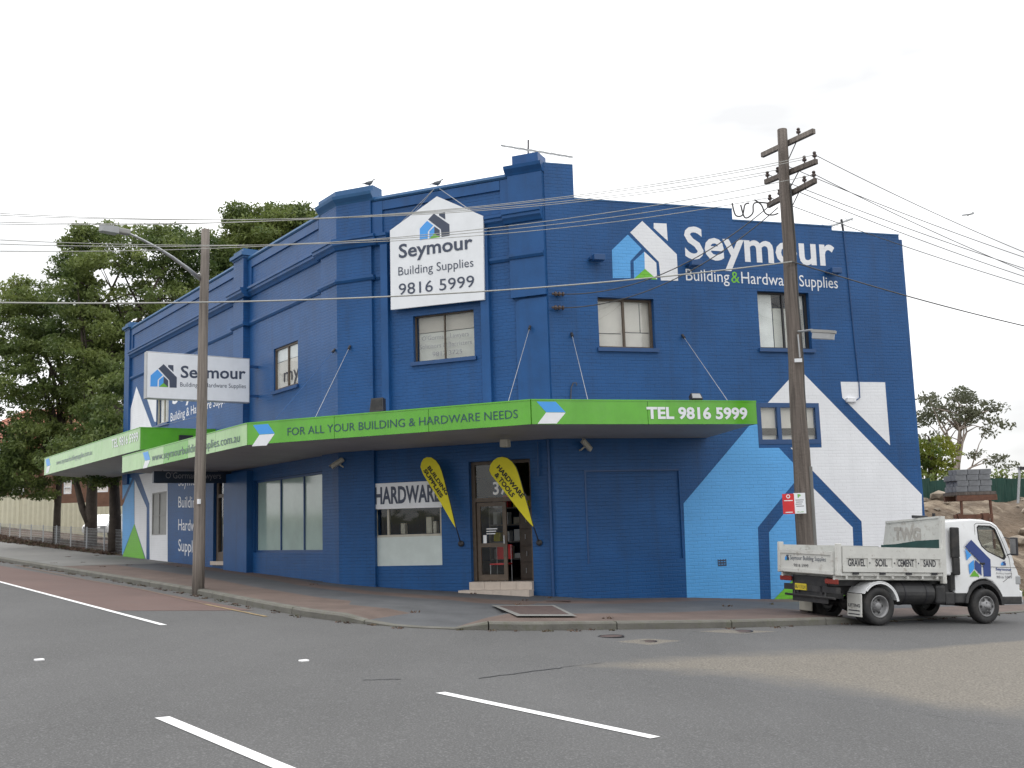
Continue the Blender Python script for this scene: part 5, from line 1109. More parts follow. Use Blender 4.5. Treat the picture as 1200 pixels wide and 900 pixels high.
for s_ in (-1, 1):
    bm = B(); vs = [bm.verts.new((x, s_*(yat(z)-.02), z)) for x, z in win]; v2 = [bm.verts.new((x, s_*(yat(z)-.026), z)) for x, z in win]; bm.faces.new(vs); bm.faces.new(v2[::-1]); [bm.faces.new((vs[i], vs[(i+1) % len(vs)], v2[(i+1) % len(vs)], v2[i])) for i in range(len(vs))]; tp('side_window', bm, 'glass_dark', cab)
    bm = B(); n = len(win); cxw = sum(p[0] for p in win)/n; czw = sum(p[1] for p in win)/n
    o_ = [bm.verts.new((x+(x-cxw)*.06, s_*(yat(z)+.004), z+(z-czw)*.06)) for x, z in win]; i_ = [bm.verts.new((x-(x-cxw)*.03, s_*(yat(z)+.004), z-(z-czw)*.03)) for x, z in win]; k_ = [bm.verts.new((x-(x-cxw)*.03, s_*(yat(z)-.03), z-(z-czw)*.03)) for x, z in win]
    for i in range(n): j = (i+1) % n; bm.faces.new((o_[i], o_[j], i_[j], i_[i])); bm.faces.new((i_[i], i_[j], k_[j], k_[i]))
    tp('window_seal', bm, 'black', cab)
    # door shut lines
    bm = B(); dl = [(2.68, .95), (2.68, 2.04), (2.74, 2.08), (3.12, 2.08), (3.28, 2.0), (3.42, 1.70), (3.56, 1.36), (3.60, 1.0), (3.36, .86)]
    for p, q in zip(dl, dl[1:]): tube(bm, [(p[0], s_*(yat(p[1])+.0), p[1]), (q[0], s_*(yat(q[1])+.0), q[1])], .006, 4)
    tube(bm, [(2.70, s_*.861, 1.18), (3.80, s_*.861, 1.16)], .005, 4)
    tp('door_gap', bm, 'black', cab)
    arcguard(WB, .36, .46, .07, *sorted((s_*.60, s_*.885)), 2, 172, 'chassis', 'wheel_arch')
    bm = B(); bevbox(bm, 2.06, 2.40, *sorted((s_*.5, s_*.85)), .42, .95, .02, 1); tp('step_panel', bm, 'chassis', cab)
    bm = B(); bevbox(bm, 3.27, 3.87, *sorted((s_*.55, s_*.872)), .40, .56, .02, 2); tp('bumper_end', bm, 'chassis', cab)
    bm = B(); tube(bm, [(3.46, s_*.84, 1.80), (3.53, s_*1.0, 1.74), (3.53, s_*1.0, 1.48), (3.5, s_*.86, 1.42)], .012, 6); tp('mirror_arm', bm, 'dark_metal', cab)
    bm = B(); bevbox(bm, 3.50, 3.56, *sorted((s_*.94, s_*1.12)), 1.42, 1.80, .02, 2); mr_ = tp('mirror', bm, 'dark_metal', cab)
    bm = B(); box(bm, 3.494, 3.499, *sorted((s_*.955, s_*1.105)), 1.45, 1.77); tp('mirror_glass', bm, 'rim', cab)
    bm = B(); bevbox(bm, 3.70, 3.86, *sorted((s_*.60, s_*.868)), .80, 1.0, .03, 2); tp('headlight', bm, 'lamp_glass', cab)
    bm = B(); bevbox(bm, 2.74, 2.86, *sorted((s_*.86, s_*.885)), 1.22, 1.26, .006, 1); tp('door_handle', bm, 'black', cab)
bm = B(); bevbox(bm, 3.82, 3.90, -.86, .86, .42, .68, .03, 2); tp('bumper', bm, 'truck_white', cab)
bm = B(); wsx = [(3.385, 1.93), (3.63, 1.40)]; vs = [bm.verts.new((x, y, z)) for (x, z), y in ((wsx[0], -.76), (wsx[0], .76), (wsx[1], .80), (wsx[1], -.80))]; v2 = [bm.verts.new(v.co-Vector((.006, 0, .003))) for v in vs]; bm.faces.new(vs); bm.faces.new(v2[::-1]); [bm.faces.new((vs[i], vs[(i+1) % 4], v2[(i+1) % 4], v2[i])) for i in range(4)]; tp('windscreen', bm, 'glass_dark', cab)
bm = B(); box(bm, 1.788, 1.793, -.55, .55, 1.5, 1.9); tp('rear_window', bm, 'glass_dark', cab)
bm = B(); bevbox(bm, 1.93, 2.15, -.93, -.865, 1.35, 1.98, .025, 2); bevbox(bm, 1.97, 2.15, -.925, -.865, 1.0, 1.36, .025, 2); tube(bm, [(2.0, -.80, 1.05), (2.0, -.80, .7)], .08, 10); tp('air_intake', bm, 'black', cab)
for y in (-.4, .4):
    bm = B(); bevbox(bm, 2.35, 2.85, y-.24, y+.24, .98, 1.12, .04, 2); bevbox(bm, 2.28, 2.42, y-.24, y+.24, 1.1, 1.62, .04, 2); tp('seat', bm, 'room', cab)
bm = B(); box(bm, 3.35, 3.6, -.78, .78, 1.0, 1.32); lathe(bm, [(.17, -.015), (.2, 0), (.17, .015), (.15, 0), (.17, -.015)], 20, T(3.18, -.4, 1.40) @ Matrix.Rotation(R(-60), 4, 'Y')); tp('dashboard', bm, 'black', cab)
WC = TW @ Matrix(((1, 0, 0, 0), (0, 0, -1, -.865), (0, 1, 0, 0), (0, 0, 0, 1)))
def door_print(pts, m): return sheet(pts, M[m], cab, WC, .0, 'logo')
L0 = [(2.33, 1.36), (2.53, 1.62), (2.93, 1.30), (2.93, .95)]; DPx = [(655, 405), (690, 362), (805, 480), (808, 578), (760, 578), (755, 535), (740, 500)]
def dz(pts):
    r_ = []
    for x, y in pts:
        h = hit(1000+x/5, 560+y/5, O-l_*.865, l_)-O; r_.append((h.dot(f_), h.dot(u_)))
    return r_
def proud(par, name, pts, m, w_=.0):
    return sheet(dz(pts), M[m], par, WC, w_, name)
for pts, m_ in (([(655, 403), (690, 362), (803, 478), (807, 578), (764, 578), (761, 512), (744, 494)], 'navy'), ([(654, 414), (693, 452), (664, 484), (662, 450)], 'sign_sky'),
                ([(676, 508), (706, 480), (708, 534), (682, 566)], 'sign_sky'), ([(712, 480), (750, 512), (752, 574), (712, 532)], 'navy'), ([(682, 578), (709, 541), (740, 578)], 'sign_green')):
    z_ = dz(pts); sheet(z_, M[m_], cab, WC, .0, 'logo', .002)
a_, b_ = dz([(835, 541), (926, 545)]); text('Seymour', M['navy'], cab, WC, a_[0], a_[1], b_[0], b_[1], .055, .0, .02)
a_, b_ = dz([(838, 562), (930, 565)]); text('Building Supplies', M['print_faded'], cab, WC, a_[0], a_[1], b_[0], b_[1], .035, .0, .0)
a_, b_ = dz([(840, 588), (930, 590)]); text('9816 5999', M['print_faded'], cab, WC, a_[0], a_[1], b_[0], b_[1], .055, .0, .01)
a_, b_ = dz([(866, 513), (893, 488)]); logo(cab, WC, a_[0], b_[0], a_[1], b_[1], .0, (M['sign_sky'], M['navy'], M['navy'], M['navy']))

# ------------------------------------------------------------------ trees
def leaves(name, clumps, m, parent, size, per, flat=.7, seed=1, W=I4, stuff=False, droop=0):
    r_ = np.random.default_rng(seed); cs = []
    for c, rad in clumps:
        n = max(12, int(per*(rad**2))); v = r_.normal(size=(n, 3)); v /= np.linalg.norm(v, axis=1)[:, None]; rr = rad*r_.random(n)**.45
        p = v*rr[:, None]; p[:, 2] *= flat; cs.append(p+np.array(c))
    P = np.vstack(cs); n = len(P); a = r_.normal(size=(n, 3)); a[:, 2] -= droop; a /= np.linalg.norm(a, axis=1)[:, None]; b = r_.normal(size=(n, 3)); b -= a*(a*b).sum(1)[:, None]; b /= np.linalg.norm(b, axis=1)[:, None]
    s = size*(.6+.8*r_.random(n))[:, None]; V = np.empty((n*4, 3)); V[0::4] = P-a*s; V[1::4] = P+b*s*.42; V[2::4] = P+a*s; V[3::4] = P-b*s*.42
    me = bpy.data.meshes.new(name); me.vertices.add(n*4); me.vertices.foreach_set('co', V.ravel()); me.loops.add(n*4); me.loops.foreach_set('vertex_index', np.arange(n*4)); me.polygons.add(n); me.polygons.foreach_set('loop_start', np.arange(0, n*4, 4)); me.update(calc_edges=True)
    return obj(name, me, m, parent, W)
DENS = 2.1
def tree(name, label, base, trunk_r, trunk_pts, ells, m, bark, size=.17, per=150, seed=1, clump=(.6, 1.1), group=None, limbs=7, cat='tree', flat=.5):
    """trunk_pts: world points; ells: photo ellipses (cx, cy, rx, ry, Y, depth_spread, n) giving the crown its uneven masses"""
    t = thing(name, label, cat, T(*base), group); r_ = random.Random(seed); cl = []
    for cx, cy, rx, ry, Y, dy, n in ells:
        k = 0; n = int(n*(DENS if m == 'leaf' else 1))
        while k < n:
            a_, b_ = r_.uniform(-1, 1), r_.uniform(-1, 1)
            if a_*a_+b_*b_ > 1: continue
            k += 1; yy = Y+r_.uniform(-dy, dy)*math.sqrt(max(.05, 1-a_*a_-b_*b_)); p = at(cx+a_*rx, cy+b_*ry, yy); cl.append((p, r_.uniform(*clump)))
    bm = B(); n = len(trunk_pts); tube(bm, trunk_pts, [trunk_r*(1-.55*k/(n-1)) for k in range(n)], 12); obj('trunk', bm, M[bark], t, smooth=True)
    top = trunk_pts[-1]; pick = r_.sample(cl, min(limbs, len(cl)))
    for c, _ in pick:
        s_ = trunk_pts[r_.randint(max(1, n-3), n-1)]; mid = s_.lerp(c, .5)+Vector((r_.uniform(-.5, .5), r_.uniform(-.5, .5), r_.uniform(-.2, .9))); bm = B()
        tube(bm, [s_, s_.lerp(mid, .55), mid, mid.lerp(c, .6), c], [trunk_r*.42, trunk_r*.34, trunk_r*.25, trunk_r*.15, trunk_r*.05], 7); obj('limb', bm, M[bark], t, smooth=True)
        s2 = mid
        for _k in range(2):
            c2 = min(r_.sample(cl, min(6, len(cl))), key=lambda q: (q[0]-mid).length)[0]; bm = B(); tube(bm, [mid, mid.lerp(c2, .5)+Vector((0, 0, .3)), c2], [trunk_r*.2, trunk_r*.12, trunk_r*.04], 5); obj('branch', bm, M[bark], t, smooth=True)
    leaves('crown', cl, M[m], t, size, per, flat, seed); return t
def tpts(pts, Y): return [at(x, y, Y+(k*.15)) for k, (x, y) in enumerate(pts)]
Y1, Y2, Y3 = 56, 52, 46.5
p = tpts([(66, 640), (67, 600), (70, 560), (72, 520), (68, 470), (60, 430)], Y1)
tree('street_tree', 'broad dark green tree at the far left edge, its trunk behind the low wire fence', p[0], .20, p,
     [(25, 395, 38, 42, Y1, 3, 26), (70, 435, 75, 45, Y1+1, 4, 38), (12, 460, 45, 45, Y1-1, 3, 18), (30, 525, 55, 40, Y1-1, 3, 20), (85, 505, 55, 45, Y1+1, 3, 30), (60, 545, 55, 14, Y1, 3, 9), (8, 560, 26, 32, Y1-2, 2, 13), (35, 570, 36, 14, Y1-1, 2, 7), (30, 505, 34, 18, Y1-1, 2, 9), (60, 375, 50, 40, Y1+1, 3, 26), (28, 345, 25, 16, Y1, 2, 8)], 'leaf', 'bark', .105, 330, 11, (.38, .88), None, 18)
p = tpts([(106, 640), (107, 600), (108, 570), (112, 520), (120, 460), (128, 400)], Y2)
tr2 = tree('street_tree', 'tallest dark green tree behind the left end of the shop, with a forked trunk', p[0], .31, p,
     [(100, 300, 28, 30, Y2, 3, 16), (150, 288, 60, 30, Y2+2, 3, 25), (195, 290, 36, 26, Y2+3, 3, 18), (150, 350, 80, 45, Y2+2, 4, 40), (105, 400, 50, 45, Y2, 3, 34), (205, 350, 45, 40, Y2+4, 3, 22), (140, 430, 55, 50, Y2+1, 3, 34), (122, 500, 34, 40, Y2, 2, 16), (108, 555, 36, 12, Y2, 2, 7), (92, 275, 14, 10, Y2, 1, 3), (235, 300, 30, 28, Y2+5, 2, 12), (258, 305, 18, 34, Y2+7, 2, 12), (85, 345, 32, 26, Y2, 3, 10), (74, 318, 16, 14, Y2, 2, 4), (255, 335, 22, 18, Y2+8, 2, 6)], 'leaf', 'bark', .10, 320, 12, (.36, .86), None, 18)
bm = B(); q = tpts([(104, 612), (97, 597), (91, 572), (84, 545), (78, 515)], Y2); tube(bm, q, [.2, .18, .15, .12, .08], 8); obj('limb', bm, M['bark'], tr2, smooth=True)
p = tpts([(134, 646), (135, 605), (134, 570), (138, 530), (140, 480)], Y3)
tree('street_tree', 'thick trunked tree hard against the left end wall of the shop', p[0], .29, p, [(135, 520, 26, 40, Y3, 2, 16), (125, 545, 30, 22, Y3, 2, 8), (140, 465, 26, 40, Y3+1, 2, 14), (90, 535, 40, 20, Y3+3, 2, 14)], 'leaf', 'bark', .10, 320, 13, (.35, .8), None, 5)
b3 = Vector((-12.5, 60, .8)); p = [b3, b3+Vector((0, 0, 6)), b3+Vector((.5, 0, 11)), b3+Vector((.2, 0, 15))]
tree('background_tree', 'rounded tree crown rising behind the sloping parapet of the left wall', b3, .4, p, [(300, 268, 30, 24, 60, 3, 26), (335, 268, 34, 22, 61, 3, 26), (310, 300, 50, 30, 60, 3, 30), (268, 330, 30, 40, 59, 3, 22), (362, 262, 18, 14, 61, 2, 8), (282, 256, 14, 14, 60, 2, 6), (340, 252, 30, 10, 61, 2, 12)], 'leaf', 'bark', .11, 280, 14, (.5, 1.0), None, 8)
# ------------------------------------------------------------------ left background: garden bank, fences, house, car
def nz3(x, y): return math.sin(x*1.7+y*.9)*.5+math.sin(x*3.1-y*2.3+1.2)*.3+math.sin(x*.6+y*4.1)*.2
bm = B(); G = []
YF = 69.0
def fary(px): return 617 + (px-0)*.10 if px < 140 else 631
def nearp(px):
    if px > 143: return WL.pt(-20.35, .93, -(px-143)*.05)
    u = WL.uv(px, 600, -.03)[0]; return WL.pt(u, .95+(-20.3-u)*.032, -.03)
def bankp(px, t):
    a = nearp(px); b = at(px, fary(px), YF); p = a.lerp(b, t); p.z = a.z+(b.z-a.z)*min(1, t*1.0)**.8
    return p+Vector((0, 0, nz3(p.x*.8, p.y*.8)*.07*math.sin(math.pi*min(1, t))))
PX = list(range(-90, 236, 6)); TT = [k/10 for k in range(11)]
for px in PX:
    row = [bm.verts.new(bankp(px, t)) for t in TT]; q = row[-1].co.copy(); row += [bm.verts.new(q+Vector((0, 8, 0))), bm.verts.new(q+Vector((-6, 70, 0)))]; G.append(row)
for i in range(len(PX)-1):
    for j in range(len(G[0])-1): bm.faces.new((G[i][j], G[i+1][j], G[i+1][j+1], G[i][j+1]))
obj('garden_bank', bm, M['litter'], smooth=True, kind='structure')
cl = [(bankp(px+random.uniform(-2, 2), t)+Vector((0, 0, .01)), .55) for px in range(-20, 142, 3) for t in (.03, .08, .16, .3)]
leaves('fallen_leaves', cl, M['litter'], None, .08, 170, .06, 33); bpy.data.objects['fallen_leaves']['kind'] = 'stuff'
wf = thing('wire_fence', 'low wire mesh fence on thin posts along the left footpath', 'fence', T(*nearp(80)))
fu = [-21.0-k*3.1 for k in range(13)]; fb = lambda u: .95+(-20.3-u)*.032
for u in fu: bm = B(); tube(bm, [WL.pt(u, fb(u)-.1, -.2), WL.pt(u, fb(u)+1.12, -.2)], .03, 6); obj('post', bm, M['tin'], wf)
bm = B()
for a_, b_ in zip(fu, fu[1:]):
    for h in [.06+k*.125 for k in range(9)]: tube(bm, [WL.pt(a_, fb(a_)+h, -.2), WL.pt(b_, fb(b_)+h, -.2)], .009 if h > 1 else .006, 3, False)
    for k in range(18):
        u = a_+(b_-a_)*k/18; tube(bm, [WL.pt(u, fb(u)+.06, -.2), WL.pt(u, fb(u)+1.06, -.2)], .005, 3, False)
obj('wire_mesh', bm, M['tin'], wf, kind='stuff')
cf = thing('panel_fence', 'cream corrugated steel fence behind the trees at the left', 'fence', T(*at(70, 626, YF)))
k = 0; x0_ = at(-20, 615, YF).x; x1_ = at(170, 631, YF).x; x_ = x0_
def pxof(x): return 600+x*F/YF
while x_ < x1_:
    px = pxof(x_); zb_ = at(px, fary(px), YF).z; h = 1.82+(.14 if k % 3 == 1 else 0); bm = B(); n = 14; pr = [(x_+.03+2.24*i/n, YF+.03*(1 if i % 2 else -1)) for i in range(n+1)]
    A_ = [bm.verts.new((x, y, zb_-.3)) for x, y in pr]; B_ = [bm.verts.new((x, y, zb_+h)) for x, y in pr]; A2 = [bm.verts.new((x, y+.02, zb_-.3)) for x, y in pr]; B2 = [bm.verts.new((x, y+.02, zb_+h)) for x, y in pr]
    for i in range(n): bm.faces.new((A_[i], A_[i+1], B_[i+1], B_[i])); bm.faces.new((A2[i], B2[i], B2[i+1], A2[i+1])); bm.faces.new((B_[i], B_[i+1], B2[i+1], B2[i]))
    obj('fence_panel', bm, M['cream_fence'], cf); bm = B(); box(bm, x_-.04, x_+.04, YF-.06, YF+.05, zb_-.3, zb_+h+.06); obj('post', bm, M['cream_fence'], cf); x_ += 2.3; k += 1
# house, square to the view behind the fence
HP = at(60, 620, 76); WHs = Wall((HP.x, HP.y, 0), R(90)); hs_ = thing('brick_house', 'brown brick house with orange tiled roof half hidden by the trees', 'house', T(HP.x, HP.y, 2.5))
hz0 = 1.8; hz1 = WHs.uv(30, 525)[1]; hl_ = WHs.uv(-60, 560)[0]; hr_ = WHs.uv(185, 560)[0]
hwins = []
for x0, x1, y0, y1 in ((13, 28.5, 557, 580), (74, 84, 563, 579), (112, 127, 556, 577)):
    a_, b_ = WHs.uv(x0, y1), WHs.uv(x1, y0); hwins.append((a_[0], b_[0], a_[1], b_[1]))
prt('wall', wall_mesh(hl_, hr_, hz0, [(hl_, hz1)], hwins, -.3, 0), M['brickwall'], WHs, hs_)
for px in (41, 58): u_ = WHs.uv(px, 570)[0]; bm = B(); box(bm, u_-.35, u_+.35, hz0, hz1-.05, 0.002, .35); prt('chimney_breast', bm, M['brickwall'], WHs, hs_)
bm = B(); box(bm, hr_-.3, hr_, hz0, hz1-.01, -9, -.31); prt('wall', bm, M['brickwall'], WHs, hs_)
for h in hwins:
    bm = B(); box(bm, h[0], h[0]+.08, h[2], h[3], -.15, -.05); box(bm, h[1]-.08, h[1], h[2], h[3], -.15, -.05); box(bm, h[0]+.08, h[1]-.08, h[3]-.08, h[3], -.15, -.05); box(bm, h[0]+.08, h[1]-.08, h[2], h[2]+.08, -.15, -.05); box(bm, h[0]+.08, h[1]-.08, (h[2]+h[3])/2-.04, (h[2]+h[3])/2+.04, -.15, -.05)
    f__ = prt('window', bm, M['sign_white'], WHs, hs_); bm = B(); box(bm, h[0]+.08, h[1]-.08, h[2]+.08, h[3]-.08, -.14, -.12); prt('pane', bm, M['blind'], WHs, f__)
rz = WHs.uv(30, 470)[1]
def roofq(name, pts, m):
    bm = B(); a_ = [bm.verts.new(WHs.pt(*p)) for p in pts]; b_ = [bm.verts.new(WHs.pt(p[0], p[1]-.12, p[2])) for p in pts]; n = len(pts); bm.faces.new(a_); bm.faces.new(b_[::-1])
    for i in range(n): bm.faces.new((a_[i], a_[(i+1) % n], b_[(i+1) % n], b_[i]))
    obj(name, bm, m, hs_)
roofq('roof', [(hl_-.5, hz1, .6), (hr_+.5, hz1, .6), (hr_-3, rz, -5), (hl_+3, rz, -5)], M['rooftile']); roofq('roof', [(hr_+.5, hz1, .6), (hr_+.5, hz1, -10), (hr_-3, rz, -5)], M['rooftile'])
gu = WHs.uv(12, 530)[0]
bm = B(); prism(bm, [(gu-2.6, hz1-.6), (gu+1.0, hz1-.6), (gu+.2, hz1+.5), (gu-2.6, hz1+.6)], 1.0, 1.3); prt('gable', bm, M['sign_white'], WHs, hs_)
roofq('gable_roof', [(gu-4, hz1+.4, 1.6), (gu+.9, hz1+.4, 1.6), (gu+1.6, hz1+2.0, -2), (gu-4, hz1+2.0, -2)], M['rooftile'])
# parked car behind the trees
cb = bankp(124, .80); CX = T(cb.x, cb.y+1, cb.z+.03) @ Matrix.Rotation(R(-98), 4, 'Z'); car = thing('parked_car', 'small silver car parked between the tree trunks left of the shop', 'car', CX)
body = [(-2.0, .35), (-2.05, .75), (-1.95, .95), (-1.3, 1.02), (-.7, 1.42), (.5, 1.46), (1.15, 1.02), (1.9, .88), (2.1, .7), (2.08, .35)]
WX = CX @ Matrix(((1, 0, 0, 0), (0, 0, 1, 0), (0, 1, 0, 0), (0, 0, 0, 1)))
bm = B(); prism(bm, body, -.82, .82); bmesh.ops.recalc_face_normals(bm, faces=bm.faces); bmesh.ops.bevel(bm, geom=list(bm.edges), offset=.06, segments=2, affect='EDGES'); cbdy = obj('body', bm, M['truck_white'], car, WX)
for s_ in (-1, 1):
    bm = B(); prism(bm, [(-1.15, 1.03), (-.65, 1.36), (.45, 1.40), (.95, 1.03)], *sorted((s_*.80, s_*.828))); obj('side_window', bm, M['glass_dark'], car, WX)
    for x in (-1.3, 1.3): bm = B(); lathe(bm, [(0, -.1), (.30, -.1), (.32, -.05), (.32, .08), (.2, .1), (0, .08)], 20, T(x, .32, s_*.78)); obj('wheel', bm, M['black'], car, WX)
bm = B(); prism(bm, [(1.14, 1.06), (.60, 1.42), (.56, 1.42), (1.08, 1.06)], -.66, .66); obj('windscreen', bm, M['glass_dark'], car, WX)
bm = B(); box(bm, 2.0, 2.12, .6, .75, -.7, -.4); box(bm, 2.0, 2.12, .6, .75, .4, .7); obj('headlight', bm, M['lamp_glass'], car, WX)

# ------------------------------------------------------------------ right background: cut bank, fence, blocks, trees
bm = B(); G = []
A_ = Vector((13.0, 31.5, 0)); dirx = Vector((.93, .37, 0)); diry = Vector((-.37, .93, 0))
NX, NY = 46, 26
def bh(i, j):
    x = i*.8-4; y = j*.55; p = A_+dirx*x+diry*y; g = gh(p.x)-.1; n = nz3(x*.9, y*1.3)
    lip = 2.0+.5*math.sin(x*.35); t_ = max(0, min(1, (y-lip-n*.5)/1.6)); t2 = max(0, min(1, (y-lip-4.2-n*.4)/3.2))
    return p, g+1.35*(t_**.7)+2.1*t2**.8+(n*.22+nz3(x*3.1, y*2.7)*.12)*(1 if y > .5 else .2)
for i in range(NX):
    G.append([])
    for j in range(NY): p, h = bh(i, j); G[-1].append(bm.verts.new((p.x+random.uniform(-.08, .08), p.y, h+random.uniform(-.05, .05))))
for i in range(NX-1):
    for j in range(NY-1): bm.faces.new((G[i][j], G[i+1][j], G[i+1][j+1], G[i][j+1]))
obj('earth_bank', bm, M['earth'], kind='structure')
bm = B(); rr_ = random.Random(9)
for k in range(420):
    i = rr_.uniform(0, NX-2); j = rr_.uniform(3, NY-2); p, h = bh(int(i), int(j)); sz = rr_.uniform(.05, .28)*(1 if rr_.random() < .8 else 1.7)
    t_ = bmesh.new(); bmesh.ops.create_icosphere(t_, subdivisions=1, radius=sz)
    for v in t_.verts: v.co = Vector((v.co.x*rr_.uniform(.8, 1.3), v.co.y*rr_.uniform(.7, 1.2), v.co.z*rr_.uniform(.4, .9)))
    bmesh.ops.translate(t_, vec=(p.x+rr_.uniform(-.4, .4), p.y+rr_.uniform(-.3, .3), h+sz*.15), verts=t_.verts); me_ = bpy.data.meshes.new('r'); t_.to_mesh(me_); t_.free(); bm.from_mesh(me_); bpy.data.meshes.remove(me_)
obj('rubble', bm, mat('pale_rubble_stone', (.27, .225, .175), .95, var=.45, vscale=1.5, bump=.5), kind='stuff')
cl = []
for k in range(60):
    i, j = rr_.randint(0, NX-2), rr_.randint(2, NY-2); p, h = bh(i, j); cl.append((Vector((p.x, p.y, h+.08)), rr_.uniform(.15, .4)))
leaves('weeds', cl, M['leaf'], None, .07, 500, .5, 81); bpy.data.objects['weeds']['kind'] = 'stuff'
shf = thing('shade_cloth_fence', 'long dark green shade cloth fence along the top of the earth bank', 'fence', T(*at(1100, 585, 44)))
fx = [1060, 1090, 1122, 1152, 1180, 1215, 1250, 1290]
for a_, b_ in zip(fx, fx[1:]):
    Ya, Yb = 44+(a_-1060)*.02, 44+(b_-1060)*.02; P4 = [at(a_, 592, Ya), at(b_, 592, Yb), at(b_, 560, Yb), at(a_, 564 if a_ < 1150 else 561, Ya)]
    bm = B(); n = 8; rows = []
    for k in range(n+1): lo_ = P4[0].lerp(P4[1], k/n); hi_ = P4[3].lerp(P4[2], k/n); off = Vector((0, .05*math.sin(k*2.1), 0)); rows.append([bm.verts.new(lo_+off), bm.verts.new(hi_-off*.5), bm.verts.new(hi_-off*.5+Vector((0, .02, 0))), bm.verts.new(lo_+off+Vector((0, .02, 0)))])
    for r0_, r1_ in zip(rows, rows[1:]):
        for k in range(4): bm.faces.new((r0_[k], r1_[k], r1_[(k+1) % 4], r0_[(k+1) % 4]))
    obj('cloth_panel', bm, M['shade'], shf); bm = B(); tube(bm, [P4[0]+Vector((0, .10, -.3)), P4[3]+Vector((0, .10, .06))], .03, 6); obj('post', bm, M['rust'], shf)
# rack with a load of concrete blocks
Yr = 35.0
rk = thing('steel_rack', 'rusty steel rack standing in the yard behind the truck cab', 'rack', T(*at(1145, 612, Yr)))
for a_, b_ in (((1126, 582), (1127, 612)), ((1160, 583), (1163, 614)), ((1152, 560), (1152, 583))):
    for dy in ((0, 1.0) if b_[1] > 600 else (.3,)): bm = B(); p, q = at(*a_, Yr+dy), at(*b_, Yr+dy); p.z -= 0; tube(bm, [p, q-Vector((0, 0, .8 if b_[1] > 600 else 0))], .045, 6); obj('post', bm, M['rust'], rk)
p, q = at(1121, 584, Yr), at(1168, 585.5, Yr); bm = B(); box(bm, 0, (q-p).length, -.06, .06, -.09, .09, T(*p)); box(bm, 0, (q-p).length, .94, 1.06, -.09, .09, T(*p)); obj('beam', bm, M['rust'], rk)
p2 = at(1118, 606, Yr-.6); q2 = at(1163, 603.5, Yr-.6); bm = B(); box(bm, 0, (q2-p2).length, -.05, .05, -.07, .07, T(*p2)); box(bm, .1, .25, -.1, .1, -.35, .1, T(*p2)); box(bm, .9, 1.1, -.1, .1, -.3, .1, T(*p2)); obj('beam', bm, M['rust'], rk)
bm = B(); box(bm, -.02, 1.3, -.04, 1.04, .10, .20, T(*p)); obj('pallet', bm, M['wood_dark'], None, label='timber pallet under the concrete blocks on the steel rack', cat='pallet')
bk = thing('block_stack', 'pallet load of grey concrete blocks on top of the steel rack', 'concrete blocks', T(p.x, p.y, p.z+.2)); me = None
for lz in range(4):
    for lx in range(3):
        for ly in range(3):
            if lz == 3 and ly == 2: continue
            if me is None:
                t_ = B(); bevbox(t_, 0, .375, 0, .3, 0, .178, .008, 1); me = bpy.data.meshes.new('block'); t_.to_mesh(me); t_.free()
            obj('block', me, M['block'], bk, T(p.x+.02+lx*.39+(.05 if lz % 2 else 0), p.y+.02+ly*.33, p.z+.205+lz*.185) @ Matrix.Rotation(random.uniform(-.04, .04), 4, 'Z'))
b4 = at(1121, 600, 84); p = [b4-Vector((0, 0, 3)), at(1121, 560, 84), at(1123, 530, 84), at(1125, 505, 84.3)]
tree('gum_tree', 'open pale-trunked gum tree beyond the green fence', p[0], .30, p, [(1092, 485, 17, 14, 84, 2, 14), (1124, 484, 22, 13, 84, 2, 16), (1150, 482, 20, 13, 84, 2, 13), (1128, 462, 18, 9, 84, 2, 9), (1085, 470, 10, 6, 84, 2, 4), (1166, 500, 15, 12, 84, 2, 5), (1158, 532, 18, 12, 84, 2, 6), (1090, 512, 14, 14, 84, 2, 6), (1174, 545, 12, 9, 84, 2, 4)], 'leaf_gum', 'bark_pale', .16, 80, 21, (.5, 1.0), None, 12)
bpy.context.view_layer.update()
b5 = at(1092, 590, 56); p = [b5, at(1092, 570, 56), at(1090, 545, 56), at(1090, 525, 56)]
tree('garden_tree', 'dense yellow-green layered tree beside the right edge of the shop', p[0], .2, p, [(1090, 530, 26, 16, 56, 2, 24), (1092, 552, 27, 14, 56, 2, 18), (1082, 517, 10, 5, 56, 1, 3)], 'leaf_yellow', 'bark', .14, 120, 22, (.4, .8), None, 5, flat=.35)
cl = [(at(x, y, 50), r_) for x, y, r_ in ((1100, 562, .5), (1120, 560, .5), (1140, 562, .5), (1165, 560, .6), (1175, 558, .5), (1195, 560, .5), (1215, 558, .6), (1240, 556, .8), (1270, 556, .8))]
hgt = thing('hedge', 'low dark hedge just above the green fence at the right', 'hedge', T(*at(1150, 590, 50))); leaves('foliage', cl, M['leaf'], hgt, .12, 220, .7, 44)
bm = B(); tube(bm, [at(1193, 590, 40), at(1195, 549, 40)], .05, 8); o_ = thing('yard_light', 'short grey lamp head at the right edge above the green fence', 'light', T(*at(1195, 590, 40))); obj('post', bm, M['tin'], o_)
bm = B(); box(bm, 0, .6, -.1, .1, -.06, .06, T(*at(1194, 549, 40))); obj('lamp_head', bm, M['dark_metal'], o_)
bm = B(); c = at(1196, 688, 25); c.z = gh(c.x); tube(bm, [c+Vector((.6, 0, -.1)), c+Vector((.6, 0, 1.5))], .05, 10); obj('bollard', bm, M['red'], None, label='thin red post at the far right edge behind the truck', cat='post')
